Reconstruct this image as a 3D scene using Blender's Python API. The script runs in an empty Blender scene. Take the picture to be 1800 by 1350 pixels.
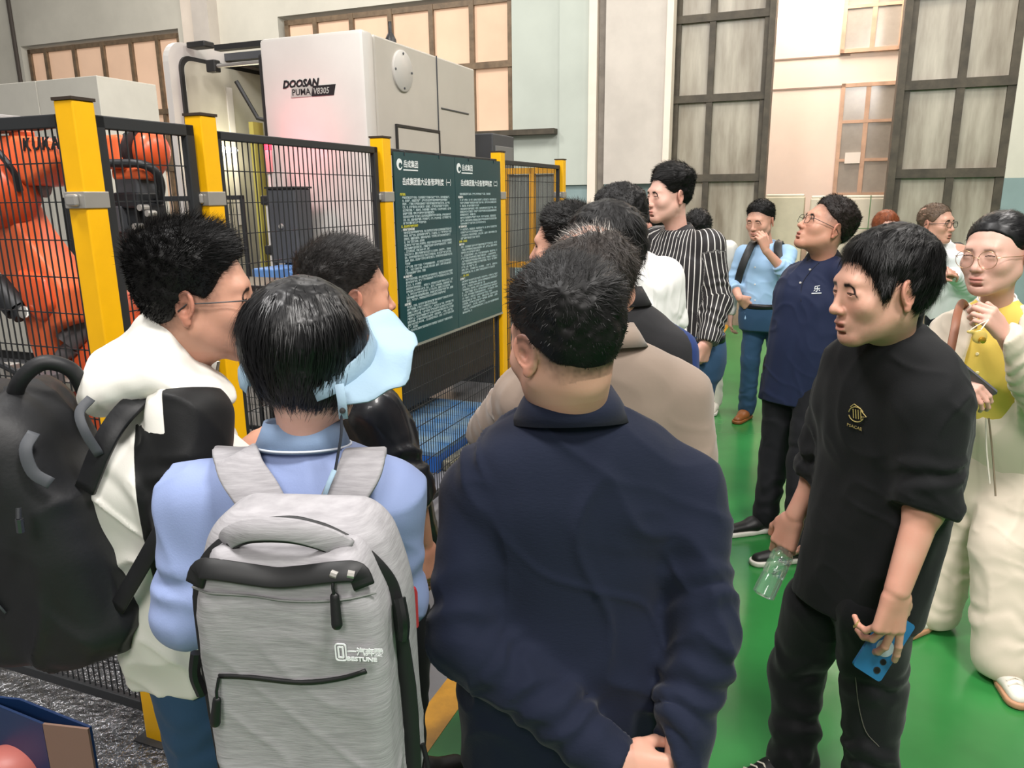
import bpy, bmesh, math, random
import numpy as np
from mathutils import Vector, Matrix
random.seed(7); RNG = np.random.default_rng(7)
SC = bpy.context.scene; COL = SC.collection

# ---------------------------------------------------------------- camera
F_PX = 1340.0; PITCH = math.radians(13.9); ROLL = 0.0111; CAMH = 1.70
CAM = np.array([0, 0, CAMH])
_f = np.array([0, math.cos(PITCH), -math.sin(PITCH)])
_u0 = np.array([0, math.sin(PITCH), math.cos(PITCH)]); _r0 = np.array([1.0, 0, 0])
_r = _r0 * math.cos(ROLL) - _u0 * math.sin(ROLL)
_u = _u0 * math.cos(ROLL) + _r0 * math.sin(ROLL)
cd = bpy.data.cameras.new('camera'); cam = bpy.data.objects.new('camera', cd); COL.objects.link(cam)
cd.sensor_width = 36; cd.lens = F_PX / 1800 * 36; cd.clip_start = 0.05; cd.clip_end = 200
cam.matrix_world = Matrix(((_r[0], _u[0], -_f[0], 0), (_r[1], _u[1], -_f[1], 0), (_r[2], _u[2], -_f[2], CAMH), (0, 0, 0, 1)))
SC.camera = cam

# ---------------------------------------------------------------- world, lamps, exposure
SC.view_settings.view_transform = 'Standard'; SC.view_settings.look = 'None'
SC.view_settings.gamma = 1; SC.view_settings.use_curve_mapping = False
SC.view_settings.exposure = -0.10
w = bpy.data.worlds.new('world'); SC.world = w; w.use_nodes = True
w.node_tree.nodes['Background'].inputs[0].default_value = (1.0, 0.97, 0.93, 1)
w.node_tree.nodes['Background'].inputs[1].default_value = 0.27

def area(name, loc, size, power, color=(1, .97, .93), target=None, sizey=None):
    l = bpy.data.lights.new(name, 'AREA'); l.energy = power; l.size = size; l.color = color
    if sizey: l.shape = 'RECTANGLE'; l.size_y = sizey
    o = bpy.data.objects.new(name, l); COL.objects.link(o); o.location = loc
    if target is not None:
        d = Vector(target) - Vector(loc); o.rotation_euler = d.to_track_quat('-Z', 'Y').to_euler()
    return o
area('bay_or_fill_lamp', (1.6, -0.6, 5.6), 1.0, 290, (1, .96, .92), (0.0, 2.2, 1.2))
area('bay_or_fill_lamp', (-0.4, -3.6, 5.0), 1.6, 210, (1, .95, .91), (0.2, 2.6, .9))  # added fill lamp behind the camera, brightens backs and offsets green floor bounce
area('bay_or_fill_lamp', (-2.4, 1.6, 6.0), 1.2, 270, (1, .97, .95), (-1.2, 4.2, 1.0))
area('bay_or_fill_lamp', (3.6, 3.6, 6.4), 1.0, 210, (1, .95, .9), (2.4, 4.4, 0))
area('bay_or_fill_lamp', (-0.6, 6.6, 6.6), 1.4, 190, (1, .96, .92), (0, 9, 1.5))
area('bay_or_fill_lamp', (4.6, 7.4, 6.6), 1.4, 150, (1, .93, .86), (4, 9.5, 1.5))
area('bay_or_fill_lamp', (-4.6, 8.5, 6.8), 1.4, 210, (1, .95, .9), (-4, 11, 2.5))

# ---------------------------------------------------------------- pixel <-> space
def ray(px, py):
    d = _f + _r * ((px - 900) / F_PX) + _u * ((675 - py) / F_PX)
    return d
def at(px, py, Y):
    d = ray(px, py); t = Y / d[1]; return CAM + d * t
def gnd(px, py, z=0.0):
    d = ray(px, py); t = (z - CAMH) / d[2]; return CAM + d * t
U = np.array([.928, -.371, 0]); U /= np.linalg.norm(U); V = np.array([-U[1], U[0], 0]); Z = np.array([0, 0, 1.0])
def onb(px, py, b):           # point of a ray on the plane  p.V = b
    d = ray(px, py); t = (b - CAM @ V) / (d @ V); return CAM + d * t
def ona(px, py, a):
    d = ray(px, py); t = (a - CAM @ U) / (d @ U); return CAM + d * t
def R(a, b, z=0.0): return U * a + V * b + Z * z
def ab(p): return float(p @ U), float(p @ V), float(p[2])
def proj(p):
    q = np.asarray(p) - CAM; zc = q @ _f; return 900 + F_PX * (q @ _r) / zc, 675 - F_PX * (q @ _u) / zc
ROOM = np.array([[U[0], V[0], 0], [U[1], V[1], 0], [0, 0, 1.0]])   # columns = axes

# ---------------------------------------------------------------- materials
def lin(h):
    if isinstance(h, str):
        h = h.lstrip('#'); c = [int(h[i:i + 2], 16) / 255 for i in (0, 2, 4)]
    else: c = h
    return tuple(((x / 12.92) if x <= .04045 else ((x + .055) / 1.055) ** 2.4) for x in c) + (1.0,)
MATS = {}
def mat(name, color, rough=.6, metal=0, bump=0, bscale=60, bdist=.002, var=0, vscale=4, spec=.5, stretch=None, emit=None, estr=0,
        alpha=None, trans=0, coat=0, sheen=0, var2=None, coords='Object'):
    if name in MATS: return MATS[name]
    m = bpy.data.materials.new(name); m.use_nodes = True; nt = m.node_tree; N = nt.nodes; L = nt.links
    b = N['Principled BSDF']; c = lin(color)
    b.inputs['Base Color'].default_value = c; b.inputs['Roughness'].default_value = rough
    b.inputs['Metallic'].default_value = metal; b.inputs['Specular IOR Level'].default_value = spec
    b.inputs['Coat Weight'].default_value = coat
    if sheen: b.inputs['Sheen Weight'].default_value = sheen; b.inputs['Sheen Roughness'].default_value = .5
    if trans: b.inputs['Transmission Weight'].default_value = trans
    if alpha is not None: b.inputs['Alpha'].default_value = alpha
    if emit: b.inputs['Emission Color'].default_value = lin(emit); b.inputs['Emission Strength'].default_value = estr
    if var or bump:
        tc = N.new('ShaderNodeTexCoord'); mp = N.new('ShaderNodeMapping'); L.new(tc.outputs[coords], mp.inputs[0])
        if stretch: mp.inputs['Scale'].default_value = stretch
    if var:
        n = N.new('ShaderNodeTexNoise'); n.inputs['Scale'].default_value = vscale; n.inputs['Detail'].default_value = 5
        n.inputs['Roughness'].default_value = .6
        L.new(mp.outputs[0], n.inputs['Vector'])
        mx = N.new('ShaderNodeMix'); mx.data_type = 'RGBA'
        r = N.new('ShaderNodeMapRange'); r.inputs[1].default_value = .32; r.inputs[2].default_value = .68
        L.new(n.outputs[0], r.inputs[0]); L.new(r.outputs[0], mx.inputs[0])
        c2 = lin(var2) if var2 else None
        if c2 is not None: mx.inputs[6].default_value = c; mx.inputs[7].default_value = c2
        else:
            mx.inputs[6].default_value = tuple(x * (1 - var) for x in c[:3]) + (1,)
            mx.inputs[7].default_value = tuple(min(1, x * (1 + var)) for x in c[:3]) + (1,)
        L.new(mx.outputs[2], b.inputs['Base Color'])
    if bump:
        n2 = N.new('ShaderNodeTexNoise'); n2.inputs['Scale'].default_value = bscale; n2.inputs['Detail'].default_value = 3
        L.new(mp.outputs[0], n2.inputs['Vector'])
        bp = N.new('ShaderNodeBump'); bp.inputs['Strength'].default_value = bump; bp.inputs['Distance'].default_value = bdist
        L.new(n2.outputs[0], bp.inputs['Height']); L.new(bp.outputs[0], b.inputs['Normal'])
    MATS[name] = m; return m

# ---------------------------------------------------------------- object helpers
def tag(o, label=None, cat=None, group=None, kind=None):
    if label: o['label'] = label
    if cat: o['category'] = cat
    if group: o['group'] = group
    if kind: o['kind'] = kind
    return o
def thing(name, label, cat, loc=(0, 0, 0), group=None, rotz=0):
    o = bpy.data.objects.new(name, None); COL.objects.link(o); o.location = [float(x) for x in loc]
    o.empty_display_size = .1; o.rotation_euler = (0, 0, rotz)
    return tag(o, label, cat, group)
def origin_of(parent):
    p = np.zeros(3)
    while parent is not None:
        p += np.array(parent.location); parent = parent.parent
    return p
def link_mesh(name, me, parent=None, material=None, smooth=False):
    if material is not None:
        for mm in (material if isinstance(material, (list, tuple)) else [material]): me.materials.append(mm)
    if smooth: me.polygons.foreach_set('use_smooth', [True] * len(me.polygons))
    o = bpy.data.objects.new(name, me); COL.objects.link(o)
    if parent is not None: o.parent = parent
    return o
class MB:
    """collects boxes, tubes, prisms in world coordinates and links them as one mesh"""
    def __init__(s, frame=None, org=(0, 0, 0)):
        s.v = []; s.f = []; s.A = np.eye(3) if frame is None else np.asarray(frame); s.o = np.asarray(org, float); s.sm = False
    def add(s, verts, faces):
        n = len(s.v)
        for p in verts: s.v.append(s.A @ np.asarray(p, float) + s.o)
        for f in faces: s.f.append([i + n for i in f])
    def box(s, x0, x1, y0, y1, z0, z1, ch=0):
        if x0 > x1: x0, x1 = x1, x0
        if y0 > y1: y0, y1 = y1, y0
        if z0 > z1: z0, z1 = z1, z0
        if ch <= 0:
            v = [(x, y, z) for z in (z0, z1) for y in (y0, y1) for x in (x0, x1)]
            s.add(v, [(0, 2, 3, 1), (4, 5, 7, 6), (0, 1, 5, 4), (2, 6, 7, 3), (0, 4, 6, 2), (1, 3, 7, 5)]); return
        bm = bmesh.new(); bmesh.ops.create_cube(bm, size=1)
        for q in bm.verts:
            q.co = Vector(((x0 + x1) / 2 + q.co.x * (x1 - x0), (y0 + y1) / 2 + q.co.y * (y1 - y0), (z0 + z1) / 2 + q.co.z * (z1 - z0)))
        bmesh.ops.bevel(bm, geom=bm.edges[:], offset=ch, segments=2, affect='EDGES', profile=.5)
        bm.verts.index_update()
        s.add([q.co for q in bm.verts], [[q.index for q in f.verts] for f in bm.faces]); bm.free()
    def prism(s, pts, axis, d0, d1):
        """polygon (2D pts) extruded along axis 'x','y','z'"""
        n = len(pts)
        def mk(p, d): return {'x': (d, p[0], p[1]), 'y': (p[0], d, p[1]), 'z': (p[0], p[1], d)}[axis]
        v = [mk(p, d0) for p in pts] + [mk(p, d1) for p in pts]
        f = [list(range(n))[::-1], list(range(n, 2 * n))] + [[i, (i + 1) % n, n + (i + 1) % n, n + i] for i in range(n)]
        s.add(v, f)
    def tube(s, pts, r, n=8, cap=True):
        pts = [np.asarray(p, float) for p in pts]; k = len(pts)
        rs = r if isinstance(r, (list, tuple)) else [r] * k
        vs = []; prev = None
        for i, p in enumerate(pts):
            t = pts[min(i + 1, k - 1)] - pts[max(i - 1, 0)]; t = t / (np.linalg.norm(t) + 1e-12)
            if prev is None:
                a = np.array([0, 0, 1.0]) if abs(t[2]) < .9 else np.array([1.0, 0, 0]); prev = np.cross(t, a)
            x = prev - t * (prev @ t); x /= np.linalg.norm(x); prev = x; y = np.cross(t, x)
            for j in range(n):
                an = 2 * math.pi * j / n; vs.append(p + rs[i] * (math.cos(an) * x + math.sin(an) * y))
        f = []
        for i in range(k - 1):
            for j in range(n):
                f.append([i * n + j, i * n + (j + 1) % n, (i + 1) * n + (j + 1) % n, (i + 1) * n + j])
        if cap: f += [list(range(n))[::-1], list(range((k - 1) * n, k * n))]
        s.add(vs, f); s.sm = True
    def lathe(s, c, axis, prof, n=24):
        """prof: list of (offset along axis, radius)"""
        axis = np.asarray(axis, float); axis /= np.linalg.norm(axis)
        s.tube([np.asarray(c) + axis * o for o, r in prof], [max(r, 1e-4) for o, r in prof], n)
    def quad(s, a, b, c, d): s.add([a, b, c, d], [(0, 1, 2, 3)])
    def build(s, name, material=None, parent=None, smooth=None):
        org = origin_of(parent); me = bpy.data.meshes.new(name)
        me.from_pydata([tuple(p - org) for p in s.v], [], s.f); me.update()
        if s.sm and smooth is None: smooth = True
        o = link_mesh(name, me, parent, material, bool(smooth))
        if smooth or s.sm: me.set_sharp_from_angle(angle=math.radians(40))
        return o
def struct(o): o['kind'] = 'structure'; return o
def text(name, body, size, material, org, right, up, parent=None, extrude=.0005, align='LEFT', shear=0, sx=1.0, space=1.0, res=2, bold=0.0):
    c = bpy.data.curves.new(name, 'FONT'); c.body = body; c.size = size; c.extrude = extrude; c.align_x = align
    c.shear = shear; c.resolution_u = res; c.space_character = space; c.offset = bold; c.fill_mode = 'FRONT' if extrude == 0 else 'BOTH'
    o = bpy.data.objects.new(name, c); COL.objects.link(o)
    bpy.context.view_layer.update(); me = bpy.data.meshes.new_from_object(o.evaluated_get(bpy.context.evaluated_depsgraph_get()))
    bpy.data.objects.remove(o)
    right = np.asarray(right, float); right /= np.linalg.norm(right); up = np.asarray(up, float); up /= np.linalg.norm(up)
    nrm = np.cross(right, up); par = origin_of(parent)
    n = len(me.vertices); co = np.empty(n * 3); me.vertices.foreach_get('co', co); co = co.reshape(n, 3)
    co = co[:, :1] * sx * right + co[:, 1:2] * up + co[:, 2:] * nrm + np.asarray(org) - par
    me.vertices.foreach_set('co', co.ravel()); me.update(); me.name = name
    return link_mesh(name, me, parent, material)
def arc(p0, p1, p2, n=8):
    p0, p1, p2 = map(np.asarray, (p0, p1, p2)); return [(1 - t) ** 2 * p0 + 2 * t * (1 - t) * p1 + t * t * p2 for t in np.linspace(0, 1, n)]
def spline(pts, n=6):
    P = [np.asarray(p, float) for p in pts]; P = [2 * P[0] - P[1]] + P + [2 * P[-1] - P[-2]]; out = []
    for i in range(1, len(P) - 2):
        for t in np.linspace(0, 1, n, endpoint=False):
            a, b, c, d = P[i - 1:i + 3]
            out.append(.5 * ((2 * b) + (c - a) * t + (2 * a - 5 * b + 4 * c - d) * t * t + (3 * b - a - 3 * c + d) * t ** 3))
    out.append(P[-2]); return out
# ================================================================ THE SETTING
M_green = mat('green_epoxy', '#2f7b3c', rough=.22, var=.22, vscale=.9, spec=.5, bump=.05, bscale=3, bdist=.01)
M_grey = mat('grey_epoxy', '#77777a', rough=.3, var=.18, vscale=2.5, bump=.1, bscale=6, bdist=.004)
M_yline = mat('yellow_paint_line', '#c88f1e', rough=.38, var=.25, vscale=7)
M_wall = mat('plaster_wall', '#d6d2c4', rough=.75, var=.07, vscale=1.4, bump=.15, bscale=14, bdist=.004)
M_wallg = mat('greenish_plaster', '#bfc6bc', rough=.7, var=.06, vscale=1.1, bump=.15, bscale=14, bdist=.004)
M_dado = mat('blue_grey_dado_paint', '#8fa5a5', rough=.55, var=.08, vscale=2)
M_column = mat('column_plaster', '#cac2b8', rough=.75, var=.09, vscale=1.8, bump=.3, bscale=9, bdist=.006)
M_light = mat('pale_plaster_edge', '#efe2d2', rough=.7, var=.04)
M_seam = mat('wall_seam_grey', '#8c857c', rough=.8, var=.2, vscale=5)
M_dirt = mat('dirty_brown_plaster', '#8d7c68', rough=.8, var=.35, vscale=3)
M_frame = mat('window_steel', '#4b4438', rough=.6, var=.35, vscale=6)
M_glass_r = mat('grimy_frosted_pane', '#bdb6a6', rough=.35, var=1, var2='#7f7565', vscale=1.3, stretch=(3.2, 3.2, .5))
M_glass_l = mat('warm_lit_pane', '#d9b9a0', rough=.18, var=.14, vscale=.7, emit='#ffcfa8', estr=.30)
M_pink = mat('warm_pink_plaster', '#f2dccd', rough=.7, var=.04, vscale=1.5)
BW = 10.35   # depth of the long back wall in the hall's own axes

def room(): return MB(ROOM)
# floor: green walkway, grey machine bay, yellow line, each a real coat with a hair of thickness
m = room(); m.box(-1.02, 14, -6, BW + 4, -.06, 0); struct(m.build('floor', M_green))
m = room(); m.box(-16, -1.13, -6, BW + .2, -.06, 0); struct(m.build('floor', M_grey))
m = room(); m.box(-1.13, -1.02, -6, BW, -.06, .0015); struct(m.build('trim_1', M_yline))

M_foil = mat('crinkled_foil_coat', '#8e8f92', rough=.18, metal=.8, bump=1, bscale=38, bdist=.05, var=.5, vscale=9)
m = room(); m.box(-3.6, -1.35, .2, 2.2, -.06, .004); tag(m.build('plastic_sheeting', M_foil), 'crinkled shiny grey plastic sheeting on the floor around the fence corner', 'sheeting')

# back wall: built in stretches of plaster between the window bays (a = along the wall)
def wa(px, py): return ab(onb(px, py, BW))
zt = 4.36                       # window head
a_wl0, a_wl1 = wa(35, 75)[0], wa(312, 45)[0]
a_wm0, a_wm1 = wa(487, 22)[0], wa(900, 112)[0]
a_r0, a_r1 = wa(1187, 37)[0], wa(1357, 18)[0]
a_q0, a_q1 = wa(1587, 152)[0], wa(1789, 145)[0]
HW = 6.6
def wallseg(name, a0, a1, z0, z1, material, proud=0.0, th=.3):
    m = room(); m.box(a0, a1, BW - proud, BW + th, z0, z1); return struct(m.build(name, material))
wallseg('wall_back', -20, a_wl0, 0, HW, M_wall)
wallseg('wall_back', a_wl0, a_wl1, zt, HW, M_wall); wallseg('wall_back', a_wl0, a_wl1, 0, 1.0, M_wall)
wallseg('wall_back', a_wl1, a_wm0, 0, HW, M_wall)
wallseg('wall_back', a_wm0, a_wm1, zt, HW, M_wall); wallseg('wall_back', a_wm0, a_wm1, 0, 1.0, M_wall)
zd = 1.83
a_c0, a_c1 = wa(1040, 320)[0], wa(1175, 320)[0]
wallseg('wall_back', a_wm1, a_c0 - .0, zd, HW, M_wallg); wallseg('wall_back', a_wm1, a_c0, 0, zd, M_dado)
wallseg('wall_back', a_c0, a_r0, zd, HW, M_column); wallseg('wall_back', a_c0, a_r0, 0, zd, M_dado)
wallseg('wall_back', a_r0, a_r1, 0, .78, M_dirt)
wallseg('wall_back', a_r0, a_r1, 6.0, HW, M_wall)
wallseg('wall_back', a_q0, a_q1, 0, .6, M_dirt); wallseg('wall_back', a_q0, a_q1, 6.0, HW, M_wall)
wallseg('wall_back', a_q1, 12, zd, HW, M_wall); wallseg('wall_back', a_q1, 12, 0, zd, M_dado)
wallseg('wall_back', a_r1, a_q0, 5.2, HW, M_wall)
# pilasters and edges
def pil(name, x0, x1, y, z0, z1, material, proud): 
    wallseg(name, wa(x0, y)[0], wa(x1, y)[0], z0, z1, material, proud, 0)
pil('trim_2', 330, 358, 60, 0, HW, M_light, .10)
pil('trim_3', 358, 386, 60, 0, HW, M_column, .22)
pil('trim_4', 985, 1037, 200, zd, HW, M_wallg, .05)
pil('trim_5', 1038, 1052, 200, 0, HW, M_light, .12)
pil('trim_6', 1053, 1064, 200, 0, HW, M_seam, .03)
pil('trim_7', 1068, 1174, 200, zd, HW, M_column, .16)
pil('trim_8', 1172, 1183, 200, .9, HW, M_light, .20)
# pipe down the left end
m = room(); p = ab(onb(22, 40, BW - .1)); m.tube([(p[0], BW - .12, 0), (p[0], BW - .12, HW)], .035, 8); struct(m.build('trim_9', mat('dark_pipe', '#4a423c', rough=.6)))

def window(name, a0, a1, z0, z1, va, hz, glass, fr, w=.035, label=None, depth=.12):
    """va: mullion positions, hz: rail heights; panes are separate parts"""
    t = thing(name, 'steel window', 'window', R(a0, BW, z0)); t['kind'] = 'structure'; del t['label']; del t['category']
    m = room(); d0, d1 = BW + .02, BW + .02 + depth * .6
    m.box(a0, a1, d0, d1, z1 - w, z1); m.box(a0, a1, d0, d1, z0, z0 + w); m.box(a0, a0 + w, d0, d1, z0, z1); m.box(a1 - w, a1, d0, d1, z0, z1)
    m.build('window_frame', fr, t)
    for v in va: m = room(); m.box(v - w / 2, v + w / 2, d0 - .01, d1, z0, z1); m.build('mullion', fr, t)
    for h in hz: m = room(); m.box(a0, a1, d0 - .02, d1 - .01, h - w * .6, h + w * .6); m.build('rail', fr, t)
    xs = [a0] + list(va) + [a1]; zs = [z0] + list(hz) + [z1]
    for i in range(len(xs) - 1):
        for j in range(len(zs) - 1):
            m = room(); m.box(xs[i] + w / 3, xs[i + 1] - w / 3, BW + .06, BW + .075, zs[j] + w / 3, zs[j + 1] - w / 3); m.build('pane', glass, t)
    return t
M_wf = mat('old_brass_frame', '#75624c', rough=.5, var=.3, vscale=8)
window('window_1', a_wl0 + .12, a_wl1, 1.0, zt - .06, [wa(x, 110)[0] for x in (80, 130, 181, 231, 278)], [1.35, 2.2, 3.12], M_glass_l, M_wf, .07)
window('window_2', a_wm0 + .1, a_wm1, 1.0, zt - .06, [wa(x, 60)[0] for x in (553, 617, 685, 757, 828)], [1.1, 2.53, 3.45], M_glass_l, M_wf, .07)
# dark open transom rails hanging past the window's right end
m = room(); q = onb(860, 232, BW - .15); a1 = wa(980, 225)[0]; m.box(ab(q)[0] - .3, a1, BW - .16, BW, 2.5, 2.57); m.box(ab(q)[0] - .3, wa(900, 240)[0], BW - .1, BW, 2.40, 2.44); struct(m.build('trim_10', M_frame))
window('window_3', a_r0, a_r1, .78, 6.0, [wa(1247, 170)[0]], [wa(1180, 314)[2], wa(1180, 176)[2], wa(1185, 36)[2], 5.0], M_glass_r, M_frame, .075)
window('window_4', a_q0, a_q1, .6, 6.0, [wa(1690, 150)[0]], [wa(1560, 306)[2], wa(1570, 152)[2], wa(1590, -10)[2], 5.0], M_glass_r, M_frame, .085)
m = room(); m.box(a_r0 - .02, a_r1 + .03, BW - .05, BW + .02, .72, .80); struct(m.build('trim_11', M_frame))

# ---- the brightly lit annexe seen through the open bay between the windows
BA = BW + 1.9
def an(px, py): return ab(onb(px, py, BA))
m = room(); m.box(a_r1 - 1.2, a_q0 + 2.6, BA, BA + .15, 0, 6.5); struct(m.build('wall_annex', M_pink))
m = room(); m.box(a_r1 - .02, a_r1 + .05, BW - .02, BW + .3, 0, 6.2); struct(m.build('trim_12', M_frame))
m = room(); m.box(a_q0 - .06, a_q0 + .02, BW - .02, BW + .3, 0, 6.2); struct(m.build('trim_13', M_frame))
for py in (103, 156):
    z = an(1400, py)[2]; m = room(); m.box(a_r1 - .6, an(1490, 150)[0] if 1 else 0, BA - .012, BA, z - .01, z + .01); struct(m.build('trim_14', mat('panel_joint', '#9a8578', rough=.8)))
M_wood = mat('pale_wood_frame', '#c9a48a', rough=.5, var=.15, vscale=6)
M_gl2 = mat('grey_annex_glass', '#a29a90', rough=.15, var=.2, vscale=2)
def awin(name, x0, x1, y0, y1, vx, hy):
    a0, _, z1 = an(x0, y0); a1 = an(x1, y0)[0]; z0 = an(x0, y1)[2]
    t = thing(name, None, None, R(a0, BA, z0)); t['kind'] = 'structure'
    m = room(); w = .05
    m.box(a0, a1, BA - .05, BA, z1 - w, z1); m.box(a0, a1, BA - .05, BA, z0, z0 + w); m.box(a0, a0 + w, BA - .05, BA, z0, z1); m.box(a1 - w, a1, BA - .05, BA, z0, z1)
    m.build('window_frame', M_wood, t)
    xs = [a0] + [an(x, y0)[0] for x in vx] + [a1]; zs = [z0] + sorted([an(x0, y)[2] for y in hy]) + [z1]
    for v in xs[1:-1]: m = room(); m.box(v - .03, v + .03, BA - .045, BA, z0, z1); m.build('mullion', M_wood, t)
    for h in zs[1:-1]: m = room(); m.box(a0, a1, BA - .047, BA, h - .02, h + .02); m.build('rail', M_wood, t)
    for i in range(len(xs) - 1):
        for j in range(len(zs) - 1):
            m = room(); m.box(xs[i] + .02, xs[i + 1] - .02, BA - .03, BA - .015, zs[j] + .015, zs[j + 1] - .015); m.build('pane', M_gl2, t)
    return t
awin('window_5', 1490, 1600, -60, 94, [1546], [14])
t5 = awin('window_6', 1480, 1600, 148, 345, [1528], [215, 282])
q = an(1485, 275); m = room(); m.box(q[0], q[0] + .2, BA - .06, BA - .035, q[2] - .1, q[2] + .05); tag(m.build('paper_notice', mat('white_paper', '#efe6dc', rough=.7)), 'small blank white paper stuck on the annexe window pane', 'notice')
area('annex_lamp', R((a_r1 + a_q0) / 2, BW + 1.0, 5.4), 1.2, 165, (1, .86, .74), R((a_r1 + a_q0) / 2, BA, 2.2))
# stacked wrapped sheets standing on the annexe floor
M_wrap = mat('pale_wrapping', '#d8cdb4', rough=.6, var=.1, vscale=3, bump=.3, bscale=5, bdist=.01)
M_wrap2 = mat('cream_wrapping', '#e0d2be', rough=.5, var=.08, vscale=3)
def crate(x0, x1, y0, lab, mm, bb, strap=None):
    a0 = ab(onb(x0, y0, bb))[0]; a1, _, z1 = ab(onb(x1, y0, bb))
    t = thing('wrapped_crate', lab, 'crate', R((a0 + a1) / 2, bb, 0)); m = room(); m.box(a0, a1, bb, bb + .5, 0, z1, .02); m.build('crate_body', mm, t)
    m = room(); m.box(a0 + .01, a1 - .01, bb + .01, bb + .5, z1, z1 + .03, .01); m.build('film_top', mat('clear_film', '#f3ead9', rough=.3), t)
    if strap:
        m = room(); s = ab(onb(strap, y0, bb))[0]; m.box(s, s + .012, bb - .004, bb, 0, z1 + .03); m.build('strap', mat('green_strap', '#7d9a6c', rough=.5), t)
        z = z1 * .76; m = room(); m.box(a0, a1, bb - .004, bb, z - .006, z + .006); m.build('strap', MATS['green_strap'], t)
crate(1345, 1415, 345, 'tall beige wrapped crate behind the man with hand on chin', M_wrap, BW + .7)
crate(1425, 1583, 347, 'wide pale wrapped crate with green straps under annexe window', M_wrap2, BW + .75, 1530)

# ================================================================ MESH FENCE
M_black = mat('black_powder_coat', '#26282a', rough=.5)
M_yel = mat('yellow_post_paint', '#f0b400', rough=.42, var=.06, vscale=5, bump=.1, bscale=30, bdist=.001)
M_yel2 = mat('amber_post_paint', '#dd9f22', rough=.45, var=.08, vscale=5)
M_steel = mat('galvanised_clamp', '#b9b6b0', rough=.35, metal=.6, var=.1)
M_cap = mat('dark_post_cap', '#33281f', rough=.6)
AF = -1.87; PB = [1.565, 2.02, 3.115, 4.485, 5.713]
post_lab = ['thickest yellow fence post at the left corner with clamp and black cap', 'yellow fence post behind the man with spiky hair',
            'yellow fence post left of the dark green notice board', 'yellow fence post right of the dark green notice board', 'farthest yellow fence post against the wall']
for i, b in enumerate(PB):
    t = thing('fence_post', post_lab[i], 'fence post', R(AF, b, 0), 'yellow fence posts')
    m = room(); w = .034
    m.box(AF - w, AF + w, b - w, b + w, 0, 1.955, .004); m.build('post', M_yel, t)
    m = room(); m.box(AF - w - .003, AF + w + .003, b - w - .003, b + w + .003, 1.955, 1.963); m.build('cap', M_cap, t)
    m = room(); z = 1.70; m.box(AF - w - .004, AF + w + .004, b - w - .006, b + w + .006, z - .022, z + .022, .002); m.build('clamp', M_steel, t)
    m = room(); m.box(AF - w * .6, AF + w * .6, b - w - .02, b - w - .006, z - .016, z + .016, .006); m.build('clamp_bolt', M_steel, t)
    m = room(); m.box(AF - .06, AF + .06, b - .06, b + .06, 0, .008); m.build('base_plate', M_black, t)
def mesh_panel(p0, p1, z0, z1, lab, stile=.022, rail=.028, dx=.0262, dz=.105, group='black mesh fence panels', parent=None, r=.0017, offset=0, frame_m=None):
    p0 = np.array([p0[0], p0[1], 0.]); p1 = np.array([p1[0], p1[1], 0.]); L = np.linalg.norm(p1 - p0); d = (p1 - p0) / L
    A = np.array([[d[0], -d[1], 0], [d[1], d[0], 0], [0, 0, 1.0]])
    w0 = ROOM @ p0; Aw = ROOM @ A
    t = thing('mesh_fence', lab, 'fence', (float(w0[0]), float(w0[1]), z0), group)
    m = MB(Aw, w0); h = .012
    m.box(0, L, -h, h, z1 - rail, z1, .003); m.box(0, L, -h, h, z0, z0 + rail, .003)
    m.box(0, stile, -h, h, z0, z1, .003); m.box(L - stile, L, -h, h, z0, z1, .003); m.build('panel_frame', frame_m or M_black, t)
    m = MB(Aw, w0); n = int(L / dx)
    for k in range(1, n): x = L * k / n; m.box(x - r, x + r, -r, r, z0 + .01, z1 - .01)
    nz = int((z1 - z0) / dz)
    for k in range(1, nz): z = z1 - .02 - k * dz; m.box(.01, L - .01, r, 3 * r, z - r, z + r)
    tag(m.build('wire_mesh', M_black, t), kind='stuff'); return t
mesh_panel((-3.3, PB[0]), (AF - .045, PB[0]), .08, 1.925, 'black wire mesh fence panel left of the corner post', rail=.035, dx=.0255)
mesh_panel((AF, PB[0] + .045), (AF, PB[1] - .045), .08, 1.925, 'narrow black mesh fence panel between the two leftmost yellow posts', rail=.035, stile=.035)
mesh_panel((AF, PB[1] + .045), (AF, PB[2] - .045), .08, 1.915, 'black mesh fence panel in front of the white machine with red lamp', stile=.03, dx=.0272)
mesh_panel((AF, PB[2] + .045), (AF, PB[3] - .045), .08, 1.915, 'black mesh fence panel carrying the green notice board', dx=.0272)
mesh_panel((AF, PB[3] + .045), (AF, PB[4] - .045), .08, 1.915, 'farthest black mesh fence panel beyond the notice board', dx=.0272)
# cross fence inside the cell and the yellow gate frame at the far end
mesh_panel((-5.2, 4.15), (-3.55, 4.15), .1, 1.72, 'second mesh panel standing behind the orange robot arm', dx=.03, r=.0014)
# ================================================================ NOTICE BOARD
M_board = mat('dark_teal_board', '#1d4348', rough=.25, var=.12, vscale=2)
M_txt = mat('pale_print', '#aec3c6', rough=.6); M_txtw = mat('white_print', '#e4eaea', rough=.6); M_txty = mat('yellow_print', '#c9c43a', rough=.6)
b0, b1 = PB[2] + .05, PB[3] - .05; zb0, zb1 = .985, 1.90; ap = AF + .03
t = thing('notice_board', 'dark teal notice board of small white text hung on the fence', 'notice board', R(ap, b0, zb0))
m = room(); m.box(ap, ap + .006, b0, (b0 + b1) / 2 - .002, zb0, zb1); m.build('board_sheet', M_board, t)
m = room(); m.box(ap, ap + .006, (b0 + b1) / 2 + .002, b1, zb0, zb1); m.build('board_sheet', M_board, t)
m = room(); m.box(ap - .004, ap + .01, b0, b1, zb0 - .012, zb0 - .001); m.build('bottom_strip', M_steel, t)
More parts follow.
